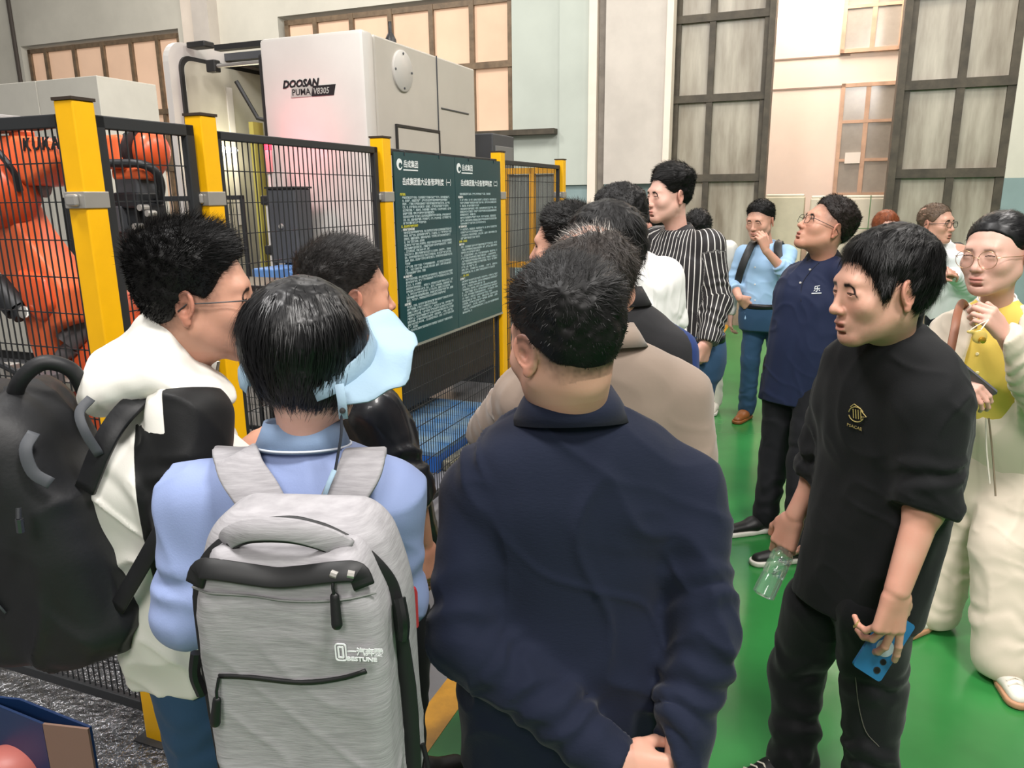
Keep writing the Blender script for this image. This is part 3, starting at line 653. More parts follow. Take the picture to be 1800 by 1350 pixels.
def np_obj(name, Vt, Fc, material, parent, attrs=None, smooth=True):
    me = bpy.data.meshes.new(name); org = origin_of(parent); Fc = np.asarray(Fc); k = Fc.shape[1]
    me.vertices.add(len(Vt)); me.vertices.foreach_set('co', (Vt - org).astype(np.float32).ravel())
    me.loops.add(Fc.size); me.loops.foreach_set('vertex_index', Fc.astype(np.int32).ravel())
    me.polygons.add(len(Fc)); me.polygons.foreach_set('loop_start', np.arange(0, Fc.size, k, dtype=np.int32))
    me.update(calc_edges=True); 
    for an_, v in (attrs or {}).items():
        at_ = me.attributes.new(an_, 'FLOAT', 'POINT'); at_.data.foreach_set('value', v.astype(np.float32))
    return link_mesh(name, me, parent, material, smooth)

# ---------------------------------------------------------------- materials for people
def attr_mix(name, base, layers, rough=.5, spec=.4, sss=0, bump=0, bscale=200, bdist=.0006, sheen=0, stripe=None, stretch=None, coat=0):
    """base colour with colour layers driven by point attributes: (attribute, colour, soft0, soft1)"""
    if name in MATS: return MATS[name]
    m = bpy.data.materials.new(name); m.use_nodes = True; nt = m.node_tree; N = nt.nodes; L = nt.links; b = N['Principled BSDF']
    b.inputs['Roughness'].default_value = rough; b.inputs['Specular IOR Level'].default_value = spec; b.inputs['Coat Weight'].default_value = coat
    if sss: b.inputs['Subsurface Weight'].default_value = sss; b.inputs['Subsurface Radius'].default_value = (.012, .005, .003); b.inputs['Subsurface Scale'].default_value = 1
    if sheen: b.inputs['Sheen Weight'].default_value = sheen
    rgb = N.new('ShaderNodeRGB'); rgb.outputs[0].default_value = lin(base); cur = rgb.outputs[0]
    for at_, colr, s0, s1 in layers:
        a = N.new('ShaderNodeAttribute'); a.attribute_name = at_; mr = N.new('ShaderNodeMapRange'); mr.inputs[1].default_value = s0; mr.inputs[2].default_value = s1
        fac = a.outputs['Fac']
        if stripe and at_ == 'stripe':
            mul = N.new('ShaderNodeMath'); mul.operation = 'MULTIPLY'; mul.inputs[1].default_value = stripe; L.new(fac, mul.inputs[0])
            fr = N.new('ShaderNodeMath'); fr.operation = 'FRACT'; L.new(mul.outputs[0], fr.inputs[0])
            su = N.new('ShaderNodeMath'); su.operation = 'SUBTRACT'; su.inputs[1].default_value = .5; L.new(fr.outputs[0], su.inputs[0])
            ab_ = N.new('ShaderNodeMath'); ab_.operation = 'ABSOLUTE'; L.new(su.outputs[0], ab_.inputs[0]); fac = ab_.outputs[0]
        L.new(fac, mr.inputs[0]); mx = N.new('ShaderNodeMix'); mx.data_type = 'RGBA'; L.new(mr.outputs[0], mx.inputs[0]); L.new(cur, mx.inputs[6]); mx.inputs[7].default_value = lin(colr); cur = mx.outputs[2]
    L.new(cur, b.inputs['Base Color'])
    if bump:
        tc = N.new('ShaderNodeTexCoord'); mp = N.new('ShaderNodeMapping'); L.new(tc.outputs['Object'], mp.inputs[0])
        if stretch: mp.inputs['Scale'].default_value = stretch
        n2 = N.new('ShaderNodeTexNoise'); n2.inputs['Scale'].default_value = bscale; n2.inputs['Detail'].default_value = 3; L.new(mp.outputs[0], n2.inputs['Vector'])
        bp = N.new('ShaderNodeBump'); bp.inputs['Strength'].default_value = bump; bp.inputs['Distance'].default_value = bdist; L.new(n2.outputs[0], bp.inputs['Height']); L.new(bp.outputs[0], b.inputs['Normal'])
    MATS[name] = m; return m
def skin_mat(nm, base, red='#b9604c', lip='#a86258', hair='#1d1a19'):
    return attr_mix('skin_' + nm, base, [('red', red, 0, 1.6), ('lip', lip, 0, 1.1), ('stub', hair, 0, 1.25), ('brow', '#191514', .08, .65)], rough=.45, spec=.35, sss=.12, bump=.25, bscale=260, bdist=.0006)
def hair_mat(nm, base, rough=.5, spec=.28):
    return mat('hair_' + nm, base, rough=rough, spec=spec, var=.35, vscale=60, stretch=(1, 1, .25))
def cloth(nm, base, rough=.8, bump=.35, bscale=350, layers=(), sheen=.06, **k):
    return attr_mix('cloth_' + nm, base, list(layers), rough=rough, spec=.25, bump=bump, bscale=bscale, bdist=.0008, sheen=sheen, **k)

# ---------------------------------------------------------------- head
def rot(yaw=0, pitch=0, roll=0):
    """head axes: x right, y forward, z up; yaw>0 turns left (counter-clockwise from above), pitch>0 looks up, roll>0 tips to its right"""
    cy, sy = math.cos(yaw), math.sin(yaw); cp, sp = math.cos(pitch), math.sin(pitch); cr, sr = math.cos(roll), math.sin(roll)
    A = np.array([[cy, -sy, 0], [sy, cy, 0], [0, 0, 1]]); B = np.array([[1, 0, 0], [0, cp, -sp], [0, sp, cp]]); C = np.array([[cr, 0, sr], [0, 1, 0], [-sr, 0, cr]])
    return A @ B @ C
def head_field(F, fat=0.0, mouth=0.0, eyes=True, female=False, detail=True, neck_to=None, neck_r=.050, nose=1.0, ear=1.0, eye_open=1.0):
    w_ = 1 + fat
    F.ell((0, -.014, .030), (.076, .094, .086), .0)
    F.ell((0, .018, -.020), (.066 * w_, .070, .085), .03)
    F.ell((0, .022, -.062), (.054 * w_, .060, .046), .025)
    for s_ in (-1, 1):
        F.rcone((s_ * .052 * w_, .004, -.048), (s_ * .020, .064, -.094), .018, .015, .025)
        F.ell((s_ * .041 * w_, .056, -.026), (.024, .024, .024), .02)
    F.ell((0, .070, -.097), (.021 if not female else .018, .018, .016), .022)
    F.rcone((-.034, .074, .022), (.034, .074, .022), .012, .012, .018)
    if neck_to is not None: F.rcone((0, -.024, -.055), neck_to, neck_r * .92, neck_r * 1.05, .035)
    if not detail:
        F.rcone((0, .086, .0), (0, .102, -.034), .008, .012, .012)
        for s_ in (-1, 1): F.ell((s_ * .079 * w_, -.008, -.008), (.008, .018 * ear, .031 * ear), .006)
        return F
    # sockets, lids
    for s_ in (-1, 1):
        F.ell((s_ * .032, .094, .002), (.019, .013, .0105), .012, 's')
        F.ell((s_ * .032, .0745, .000), (.0175, .0128, .0120), .010)
        F.ell((s_ * .032, .0905, -.0010), (.0125, .0075, .0008 + .0026 * eye_open), .0010, 's')
    # nose
    F.rcone((0, .083, .012), (0, .099 + .004 * (nose - 1), -.028), .0065, .0095, .012)
    F.ell((0, .101 * (1 + .04 * (nose - 1)), -.0345), (.0115, .0125, .0100), .008)
    for s_ in (-1, 1):
        F.ell((s_ * .0125, .0925, -.0375), (.0072, .0095, .0075), .005)
        F.ell((s_ * .0062, .0985, -.0445), (.0034, .0045, .003), .002, 's')
    # mouth
    F.ell((0, .080, -.066), (.026, .014, .020), .012)
    F.ell((0, .0905, -.0625 + .001 * mouth), (.0205, .0085, .0052), .004); F.ell((0, .0885, -.0725 - .006 * mouth), (.0175, .0085, .0062), .004)
    F.ell((0, .098, -.0675 - .003 * mouth), (.0205, .0125, .0010 + .0045 * mouth), .002, 's')
    F.ell((0, .085, -.083), (.016, .008, .004), .006, 's')
    # ears
    for s_ in (-1, 1):
        M = rot(yaw=-s_ * .42) @ rot(pitch=-.18) ; c = np.array([s_ * .0785 * w_, -.010, -.006])
        F.ell(c, (.0055, .0165 * ear, .0290 * ear), .004, M=M)
        F.torus(c + np.array([s_ * .003, 0, .004]), 0, .0165 * ear, .0036, .003, M=M, sc=(1, .92, 1.35))
        F.ell(c + np.array([s_ * .002, .001, -.026 * ear]), (.005, .0085, .0085), .004, M=M)
        F.ell(c + np.array([s_ * .0075, .002, -.003]), (.0055, .0085, .0125), .003, 's', M=M)
        F.torus(c + np.array([s_ * .003, .001, .003]), 0, .0095, .0022, .003, M=M, sc=(1, .9, 1.45))
    return F
def hairline(P, style):
    """>0 inside the hair region"""
    x, y, z = P[..., 0], P[..., 1], P[..., 2]; ax = np.abs(x)
    if style == 'crop':      # short back and sides
        front = .063 - y + .0; line = np.interp(y, [-.12, -.08, -.04, -.005, .02, .035, .052, .072, .09], [-.074, -.066, -.035, .018, .008, .020, .052, .074, .085])
    elif style == 'fade':
        line = np.interp(y, [-.12, -.08, -.05, -.02, .005, .03, .040, .054, .072, .09], [-.046, -.040, -.020, .014, .030, .036, .044, .060, .076, .086])
    elif style == 'full':
        line = np.interp(y, [-.12, -.08, -.05, -.03, -.01, .012, .022, .036, .050, .066, .09], [-.088, -.085, -.070, -.030, .022, .024, -.012, -.010, .030, .060, .080])
    elif style == 'bob':
        line = np.interp(y, [-.13, -.05, .0, .03, .05, .07, .1], [-.105, -.105, -.095, -.08, -.05, .050, .06])
    elif style == 'pulled':
        line = np.interp(y, [-.12, -.08, -.05, -.02, .01, .028, .045, .066, .085], [-.075, -.062, -.042, .018, .012, .018, .048, .066, .082])
    else: line = np.full_like(y, .02)
    return z - line
def skull(P, w_=1.0):
    def e(c, r):
        Q = P - np.array(c); r = np.array(r); k0 = np.sqrt(((Q / r) ** 2).sum(-1)); k1 = np.sqrt(((Q / (r * r)) ** 2).sum(-1)); return k0 * (k0 - 1) / np.maximum(k1, 1e-6)
    return smin(e((0, -.014, .030), (.076, .094, .086)), e((0, .018, -.020), (.066, .070, .085)), .03)
def strands(Vt, Nn, count, length, dirf, width, rng, seg=3, lift=.0, jitter=.25, curl=0.0, droop=0.0):
    """thin tapered ribbons rooted on points of a surface"""
    i = rng.integers(0, len(Vt), count); P0 = Vt[i] + rng.normal(0, .0012, (count, 3)); nn = Nn[i]
    d = dirf(P0, nn); d = d + rng.normal(0, jitter, d.shape); d /= np.linalg.norm(d, axis=1, keepdims=True) + 1e-9
    Ls = (length(P0) if callable(length) else length) * rng.uniform(.65, 1.15, count)
    P0 = P0 - nn * .0015; rows = []; cur = P0.copy(); dd = d.copy()
    side = np.cross(dd, nn); side /= np.linalg.norm(side, axis=1, keepdims=True) + 1e-9
    for j in range(seg + 1):
        wj = width * (1 - (j / seg) ** 1.5 * .85); rows.append((cur - side * wj, cur + side * wj))
        cur = cur + dd * (Ls / seg)[:, None]; dd = dd - nn * curl + np.array([0, 0, -droop]); dd /= np.linalg.norm(dd, axis=1, keepdims=True) + 1e-9
    Vs = np.stack([q for r_ in rows for q in r_], 1).reshape(-1, 3); n = 2 * (seg + 1); base = (np.arange(count) * n)[:, None]
    Fs = np.concatenate([base + np.array([[2 * j, 2 * j + 1, 2 * j + 3, 2 * j + 2]]) for j in range(seg)], 0); return Vs, Fs
def combine(parts):
    V_, F_, o = [], [], 0
    for v, f in parts: V_.append(v); F_.append(f + o); o += len(v)
    return np.concatenate(V_), np.concatenate(F_)
def make_hair(parent, HM, hc, s, style, material, rng, thick=.010, top=None, n=5000, length=.018, lift=.8, comb=(0, 1, 0), width=.0006, jitter=.28, h=.0035, extra=None,
              grey=None, density=None, rough=.004, name='hair', curl=.12, droop=0, gap=None, slope=.3):
    F = Field(); lo = (-.12, -.14, -.13); hi = (.12, .12, .16)
    def fn(P):
        t = thick if top is None else thick + top(P)
        hl = hairline(P, style); hl = hl + .004 * vnoise(P, 60, 11); t = t + (rough * vnoise(P * np.array([1, .6, 1]), 55, 5) + rough * .6 * vnoise(P, 120, 8)) * sstep(.01, .05, hl)
        sk = skull(P); t2 = np.minimum(t, .0022 + np.maximum(hl, 0) * slope)
        return smax(sk - t2, -hl + .0, .004)
    F.put(fn, lo, hi, 0)
    if extra: extra(F)
    Vt, Fc = F.mesh(h, .004); Nn = vnormals(Vt, Fc)
    cb = comb if callable(comb) else np.asarray(comb, float)
    def dirf(P, nn):
        c = cb(P) if callable(comb) else np.tile(cb, (len(P), 1)); c = c - nn * (c * nn).sum(1, keepdims=True) * .9; c /= np.linalg.norm(c, axis=1, keepdims=True) + 1e-9
        return nn * lift + c * (1 - lift * .5)

    pts = Vt; keep = (skull(Vt) > .0015); 
    parts = [(Vt, Fc)]
    if n:
        vs, fs = strands(Vt[keep], Nn[keep], n, length, dirf, width, rng, jitter=jitter, curl=curl, droop=droop); parts.append((vs, fs))
    Vt2, Fc2 = combine(parts)
    Vt2 = (Vt2 * s) @ HM.T + hc
    return np_obj(name, Vt2, Fc2, material, parent)
def head_attrs(Vt, style='crop', fade=.35, fat=0.0, browz=.019, beard=0.0, top_bald=0.0, brow=1.0):
    x, y, z = Vt[:, 0], Vt[:, 1], Vt[:, 2]; ax = np.abs(x)
    hl = hairline(Vt, style); nzz = vnoise(Vt, 90, 2) * .5 + vnoise(Vt, 220, 3) * .5
    stub = sstep(*{'crop': (-.040, .022), 'fade': (-.052, .010)}.get(style, (-.012, .022)), hl + .010 * nzz) * fade * (np.abs(skull(Vt)) < .012) * (1 + .25 * nzz)
    if beard: stub = np.maximum(stub, beard * sstep(-.045, -.065, z) * sstep(.02, .05, y) * (1 + .6 * nzz))
    bz = browz - 9 * np.maximum(ax - .033, 0) ** 2 * 10
    br = brow * np.exp(-((z - bz) / .0046) ** 2) * sstep(.012, .018, ax) * (1 - sstep(.046, .053, ax)) * (y > .05) * (.8 + .4 * nzz)
    lz_ = .0012 + .0016 * np.cos((ax - .031) / .0135 * 1.4); br = np.maximum(br, .95 * np.exp(-((z - lz_) / .0013) ** 2) * (np.abs(ax - .032) < .0140) * (y > .072)) 
    lip = .75 * np.exp(-((z + .0625) / .0062) ** 2) * (1 - sstep(.017, .0215, ax)) * (y > .083) + .65 * np.exp(-((z + .0735) / .0066) ** 2) * (1 - sstep(.015, .0195, ax)) * (y > .081)
    red = .55 * sstep(.074, .082, ax) * (z > -.045) * (z < .035) * (y < .02) + .28 * np.exp(-((y - .1) / .014) ** 2) * np.exp(-((z + .035) / .014) ** 2) + .2 * np.exp(-((ax - .04) / .018) ** 2 - ((z + .025) / .018) ** 2) * (y > .04) + .18 * (z < -.09)
    return {'stub': stub, 'brow': br, 'lip': np.clip(lip, 0, 1), 'red': np.clip(red + .08 * nzz, 0, 1)}
M_eyew = mat('eye_white', '#b5a79c', rough=.2); M_iris = mat('dark_iris', '#17100c', rough=.15, spec=.6)
def eyes(parent, HM, hc, s, gaze=(0, 0), half=0):
    for s_ in (-1, 1):
        m = MB(HM, hc)
        c = np.array([s_ * .032, .0735, -.0004]) * s; g = np.array([math.sin(gaze[0]), math.cos(gaze[0]) * math.cos(gaze[1]), math.sin(gaze[1])]); r = .0121 * s
        m.lathe(c, g, [(-r, 0)] + [(-r * math.cos(t), r * math.sin(t)) for t in np.linspace(.3, math.pi - .45, 10)], 14); e = m.build('eyeball', M_eyew, parent)
        m = MB(HM, hc); m.lathe(c, g, [(r * math.cos(t), r * math.sin(t)) for t in (.5, .4, .3, .15, 0.01)], 14); m.build('iris', M_iris, e)
# ---------------------------------------------------------------- hands
def frame_from(d, n):
    d = np.asarray(d, float); d /= np.linalg.norm(d); n = np.asarray(n, float); n = n - d * (n @ d); n /= np.linalg.norm(n); return d, n, np.cross(d, n)
def hand_field(F, wrist, d, n, side, s=1.0, curl=(.5, .5, .55, .6), spread=.06, thumb=(.5, .35), k=.006):
    """d: direction wrist->knuckles, n: normal out of the BACK of the hand, side=+1 thumb lies toward cross(d,n)"""
    d, n, x = frame_from(d, n); x = x * side; W = np.asarray(wrist, float)
    def pt(a, b, c): return W + s * (d * a + x * b + n * c)
    F.rcone(pt(-.02, 0, 0), pt(.012, 0, 0), .024 * s, .024 * s, k, flat=(n, .72))
    for b in (-.028, -.010, .010, .027): F.rcone(pt(.012, b * .62, 0), pt(.082, b, .002), .0145 * s, .0115 * s, .012)
    F.rcone(pt(.015, .018, -.006), pt(.045, .034, -.010), .016 * s, .014 * s, .012)
    L = [(.046, .027, .021), (.050, .031, .022), (.046, .028, .021), (.036, .021, .019)]; base = [.028, .0095, -.0095, -.027]; kx = [.084, .088, .084, .076]; rr_ = [.0088, .0090, .0086, .0078]
    tips = []
    for i in range(4):
        p = pt(kx[i], base[i], .002); a = 0; sp = base[i] / .028 * spread; c = curl[i] if not isinstance(curl, (int, float)) else curl; r = rr_[i] * s
        for j in range(3):
            a += c * (1.0 if j == 0 else 1.15); dd = (d * math.cos(a) - n * math.sin(a)) + x * sp; dd /= np.linalg.norm(dd); p2 = p + dd * L[i][j] * s
            F.rcone(p, p2, r, r * .93, .0035 if j else .006); p = p2; r *= .93
        tips.append(p)
    p = pt(.030, .036, -.010); a = thumb[0]; b = thumb[1]
    dd = d * math.cos(a) + x * math.sin(a) - n * b; dd /= np.linalg.norm(dd); p2 = p + dd * .036 * s; F.rcone(pt(.012, .022, -.006), p, .016 * s, .0135 * s, .01); F.rcone(p, p2, .0125 * s, .0105 * s, .006)
    dd = dd + d * .45 - x * .35 - n * .1; dd /= np.linalg.norm(dd); p3 = p2 + dd * .030 * s; F.rcone(p2, p3, .0103 * s, .0085 * s, .004); tips.append(p3)
    return tips
M_nail = mat('finger_nail', '#d9a79a', rough=.3)
# ---------------------------------------------------------------- clothing pieces as parametric strips
def collar_band(c, ax_r, ax_f, nrm, w, dpt, h, thick=.004, flare=.012, gap=0.0, fold=None, mname=None, n=56, drop=0.0, wave=0.0):
    """a band that circles the neck: centre c, right/forward axes, up normal; gap opens it at the front (radians);
       fold=(height, outward) adds an outer flap turned down"""
    c = np.asarray(c, float); prof = [(0, 0), (flare * .5, h * .5), (flare, h)]
    if fold: prof = [(-.002, 0), (-.001, h * .6), (.0, h), (.004, h + .004), (fold[1] * .5, h - fold[0] * .35), (fold[1], h - fold[0])]
    inner = [(o - thick, z) for o, z in prof]; 
    loop = prof + inner[::-1] if not fold else prof + [(fold[1] - thick, h - fold[0] + .001), (fold[1] * .5 - thick, h - fold[0] * .3), (-thick, h - .004), (-thick - .002, 0)]
    th = np.linspace(math.pi / 2 + gap / 2, math.pi / 2 + 2 * math.pi - gap / 2, n); V_ = []; k = len(loop)
    for a in th:
        ca, sa = math.cos(a), math.sin(a); fr = max(0, sa) ** 2
        for (o, z) in loop: V_.append(c + ax_r * ca * (w + o) + ax_f * sa * (dpt + o) + nrm * (z - drop * fr * (1 if not fold else 1) + wave * math.sin(5 * a)))
    F_ = [[i * k + j, i * k + (j + 1) % k, (i + 1) * k + (j + 1) % k, (i + 1) * k + j] for i in range(n - 1) for j in range(k)]
    F_ += [[i for i in (0, 1, 2, 3)]] if 0 else []
    return np.array(V_), np.array(F_)
def ribbon(pts, normals, w, thick, closed=False):
    """strap following points, flat side facing normals"""
    pts = [np.asarray(p, float) for p in pts]; V_ = []; k = len(pts)
    for i, p in enumerate(pts):
        t = pts[min(i + 1, k - 1)] - pts[max(i - 1, 0)]; t /= np.linalg.norm(t) + 1e-9; n = np.asarray(normals[i] if isinstance(normals, list) else normals, float); n = n - t * (n @ t); n /= np.linalg.norm(n) + 1e-9; x = np.cross(t, n)
        ww = w[i] if isinstance(w, (list, tuple)) else w
        for a, b in ((-1, -.6), (-.9, -1), (.9, -1), (1, -.6), (1, .6), (.9, 1), (-.9, 1), (-1, .6)): V_.append(p + x * a * ww / 2 + n * b * thick / 2)
    F_ = [[i * 8 + j, i * 8 + (j + 1) % 8, (i + 1) * 8 + (j + 1) % 8, (i + 1) * 8 + j] for i in range(k - 1) for j in range(8)]
    F_ += [[3, 2, 1, 0], [7, 4, 3, 0], [7, 6, 5, 4]] + [[(k - 1) * 8 + q for q in f] for f in ([0, 1, 2, 3], [0, 3, 4, 7], [4, 5, 6, 7])]
    return np.array(V_), np.array(F_)
# ---------------------------------------------------------------- a whole person
def sm3(a, b, t): return np.asarray(a, float) * (1 - t) + np.asarray(b, float) * t
def creases(Vt, Fc, amp, sd, sc=(1, 1, .42)):
    """sharp-ish cloth folds: ridged noise pushed along the normals"""
    if not amp: return Vt
    Nn = vnormals(Vt, Fc); wv = np.stack([vnoise(Vt, 5, sd + 1), vnoise(Vt, 5, sd + 2), vnoise(Vt, 5, sd + 3)], 1) * .07
    Q = (Vt + wv); a = 1 - np.abs(vnoise(Q * np.array(sc), 9, sd + 4)) * 2.2; b = 1 - np.abs(vnoise((Q @ np.array([[.8, 0, .6], [0, 1, 0], [-.6, 0, .8]])) * np.array([.5, 1, 1.2]), 13, sd + 5)) * 2.2
    m_ = .35 + .65 * sstep(-.3, .4, vnoise(Vt, 4, sd + 6)); d = (np.clip(a, 0, 1) ** 2 + .55 * np.clip(b, 0, 1) ** 2) * m_
    return Vt + Nn * (amp * (d - .25))[:, None]
class Person:
    def __init__(s, label, base, yaw, H=1.68, group=None, name='person'):
        """base: point on the floor between the feet; yaw: 0 faces +Y, +90deg faces -X"""
        s.k = H / 1.70; s.yaw = yaw; s.t = thing(name, label, 'person', (base[0], base[1], 0), group); s.b = np.array([base[0], base[1], 0.]); s.A = rot(yaw); s.rng = np.random.default_rng(abs(hash(label)) % 1000 if 0 else len(label) * 13)
        s.J = {}; s.skin_parts = []
    def P(s, x, y, z): return s.b + s.A @ (np.array([x, y, z]) * s.k)      # person-local (right, forward, up for a 1.70 m body)
    def dirn(s, x, y, z): return s.A @ np.array([x, y, z], float)
    def pose(s, lean=(0, 0), tilt=0.0, sh_w=.168, chest=(0, 0), **j):
        """default joints for a 1.70 m standing figure, overridden by world points"""
        lx, ly = lean; J = s.J; P = s.P
        J['pel'] = P(0, 0, .93); J['chest'] = P(lx * .6 + chest[0], ly * .6 + chest[1], 1.25); J['neck'] = P(lx, ly - .01, 1.435)
        for q, sg in (('l', -1), ('r', 1)):
            J['sh' + q] = P(lx + sg * sh_w, ly - .01 + 0, 1.385 - tilt * sg); J['el' + q] = P(lx * .8 + sg * (sh_w + .055), ly * .6 - .03, 1.10); J['wr' + q] = P(lx * .6 + sg * (sh_w + .06), ly * .5 + .05, .86)
            J['hip' + q] = P(sg * .085, 0, .90); J['kn' + q] = P(sg * .10, .02, .49); J['an' + q] = P(sg * .11, -.02, .09); J['ft' + q] = None
        for a, v in j.items(): J[a] = np.asarray(v, float)
        return s
    def head(s, hc, yaw=None, pitch=0, roll=0, size=1.0, style='crop', skin=None, hair=None, h=.0032, fade=.4, detail=True, hk=None, eye=None, neck_r=.050, mouth=0, fat=0, female=False,
             beard=0, brow=1.0, nose=1.0, ear=1.0, eye_open=.55, extra_skin=None):
        yaw = s.yaw if yaw is None else yaw; HM = rot(yaw, pitch, roll); hc = np.asarray(hc, float); s.HM, s.hc, s.hs = HM, hc, size
        nl = ((s.J['neck'] + np.array([0, 0, -.05]) - hc) @ HM) / size
        F = Field(); head_field(F, fat, mouth, True, female, detail, neck_to=nl, neck_r=neck_r, nose=nose, ear=ear, eye_open=eye_open)
        Vt, Fc = F.mesh(h, .006); at_ = head_attrs(Vt, style, fade, beard=beard, brow=brow); s.skin_parts.append(((Vt * size) @ HM.T + hc, Fc, at_)); s.skinm = skin
        if hair is not None:
            kw = dict(hk or {}); make_hair(s.t, HM, hc, size, style, hair, s.rng, **kw)
        if eye is not None: eyes(s.t, HM, hc, size, eye)
        return s
    def skinlimb(s, F, h=.005, red=0.0):
        Vt, Fc = F.mesh(h, .006); z0 = np.zeros(len(Vt)); rd = np.clip(.15 + .2 * vnoise(Vt, 30, 4) + red, 0, 1); s.skin_parts.append((Vt, Fc, {'stub': z0, 'brow': z0, 'lip': z0, 'red': rd})); return s
    def arm(s, q, hd, hn, side=None, curl=.45, h=.004, r=(.040, .027), size=1.0, spread=.05, thumb=(.5, .35), red=0.0, t0=.15, up=None, name_hand=True):
        J = s.J; E, W_ = J['el' + q], J['wr' + q]; F = Field(); F.rcone(sm3(E, W_, t0), W_, r[0] * s.k, r[1] * s.k, .01, flat=(hn, .88))
        if up is not None: F.rcone(sm3(J['sh' + q], E, up), E, .046 * s.k, .040 * s.k, .01); F.rcone(E, sm3(E, W_, t0 + .1), .040 * s.k, r[0] * s.k, .02)
        side = side if side is not None else (1 if q == 'l' else -1)
        tips = hand_field(F, W_ + np.asarray(hd, float) / np.linalg.norm(hd) * .012, hd, hn, side, size * s.k * 1.02, curl, spread, thumb); s.skinlimb(F, h, red); return tips
    def torso_core(s):
        """the body under the clothes, so that the figure is complete"""
        J = s.J; F = Field(); k = s.k
        F.rcone(J['pel'], J['chest'], .11 * k, .12 * k, .05, flat=(s.dirn(0, 1, 0), .75)); F.rcone(J['chest'], J['neck'] - np.array([0, 0, .06]), .12 * k, .07 * k, .05, flat=(s.dirn(0, 1, 0), .7))
        for q in 'lr':
            F.rcone(J['neck'] - np.array([0, 0, .07]), J['sh' + q], .045, .04, .03); F.rcone(J['sh' + q], J['el' + q], .042, .034, .02); F.rcone(J['el' + q], J['wr' + q], .034, .024, .02)
            F.rcone(J['hip' + q], J['kn' + q], .07, .048, .03); F.rcone(J['kn' + q], J['an' + q], .047, .03, .02)
        Vt, Fc = F.mesh(.02, .02); z0 = np.zeros(len(Vt)); s.skin_parts.append((Vt, Fc, {'stub': z0, 'brow': z0, 'lip': z0, 'red': z0}))
    def finish(s, core=True):
        if core: s.torso_core()
        V_, F_ = combine([(v, f) for v, f, a in s.skin_parts]); at_ = {k_: np.concatenate([a[k_] for v, f, a in s.skin_parts]) for k_ in ('stub', 'brow', 'lip', 'red')}
        np_obj('body', V_, F_, s.skinm, s.t, at_); return s
    # --- clothing
    def top(s, name, material, h=.007, w=.20, chest=.115, belly=.115, hip=None, hem=.86, shoulder=.055, sleeve=(.062, .052, .047, .040), neck_r=.062, fold=.004, cuffs=(1, 1), sleeve_end=(1.0, 1.0),
            attrs=None, extra=None, waist_w=None, wrinkle=None, yaw=None, neckz=0.0, open_cuff=True, smooth_it=1, bk=1.0, upper_drop=0.0, crease=.008, sfold=None):
        J = s.J; k = s.k; F = Field(); yaw = s.yaw if yaw is None else yaw; hipw = hip or w * .92; ww = waist_w or w * .88
        def sec(z, cpos, a, bb, bf): return (cpos[0], cpos[1], z, a * k, bb * k, bf * k)
        pel, ch, nk = J['pel'], J['chest'], J['neck']
        def along(z):
            if z <= ch[2]: t = (z - pel[2]) / (ch[2] - pel[2]); return sm3(pel, ch, t)
            t = (z - ch[2]) / (nk[2] - ch[2]); return sm3(ch, nk, min(t, 1.2))
        zs = [hem * k + (pel[2] - .93 * k), pel[2] + .04, (pel[2] + ch[2]) / 2, ch[2], sm3(ch, nk, .5)[2], nk[2] - .035 * k - upper_drop, nk[2] - .005 * k + neckz]
        sd = s.rng.integers(0, 90)
        def fl(P, x, y):
            q = np.stack([x * 1.0, y, P[..., 2] * .35 + x * .25], -1); f_ = vnoise(q, 13, sd) * .6 + vnoise(q, 30, sd + 1) * .4
            f2 = 0
            if wrinkle: f2 = wrinkle[0] * np.sin(P[..., 2] * wrinkle[1] + 3 * vnoise(P, 7, sd + 2) + x * 6) * sstep(wrinkle[2], wrinkle[3], -P[..., 2] + pel[2] + .2)
            return fold * f_ + f2
        for qi, q in enumerate('lr'):
            sf = sfold or fold; S_, E, W_ = J['sh' + q], J['el' + q], J['wr' + q]; up = nk - np.array([0, 0, .055 * k])
            se = sleeve_end[qi]; e1 = min(1, se * 2); En = sm3(S_, E, e1)
            F.rcone(S_, En, sleeve[0] * k, (sleeve[0] + (sleeve[1] - sleeve[0]) * e1) * k, .03, fold=(sf * 1.1, 95, .35, 1.0, sd + 5 + qi))
            if se > .5:
                Wn = sm3(E, W_, (se - .5) * 2); F.rcone(E, Wn, sleeve[1] * k, (sleeve[2] + (sleeve[3] - sleeve[2]) * (se - .5) * 2) * k, .022, fold=(sf * 1.2, 120, -.1, .999, sd + 9 + qi))
        for qi, q in enumerate('lr'):          # cut the sleeves square at their ends
            S_, E, W_ = J['sh' + q], J['el' + q], J['wr' + q]; se = sleeve_end[qi]
            if se <= .5: e_, d_ = sm3(S_, E, se * 2), E - S_
            else: e_, d_ = sm3(E, W_, (se - .5) * 2), W_ - E
            d_ = d_ / np.linalg.norm(d_); e_ = e_ + d_ * .012; rr_ = sleeve[0] * k * 1.5
            F.put(lambda P, e_=e_, d_=d_, rr_=rr_: np.maximum(-((P - e_) @ d_), np.sqrt(((P - e_) ** 2).sum(-1)) - rr_), e_ - rr_, e_ + rr_, .004, 's')
        F.loft([sec(zs[0], along(zs[0]), hipw, belly * bk, belly * 1.0), sec(zs[1], along(zs[1]), hipw * .99, belly * bk, belly), sec(zs[2], along(zs[2]), ww, belly * .97 * bk, belly), sec(zs[3], along(zs[3]), w * .97, chest * 1.02, chest),
                sec(zs[4], along(zs[4]), w * .98, chest * .98, chest * .95), sec(zs[5], along(zs[5]), w * .62, chest * .70, chest * .60), sec(zs[6], along(zs[6]), neck_r, neck_r, neck_r)], fold=fl, yaw=yaw, k=.03)
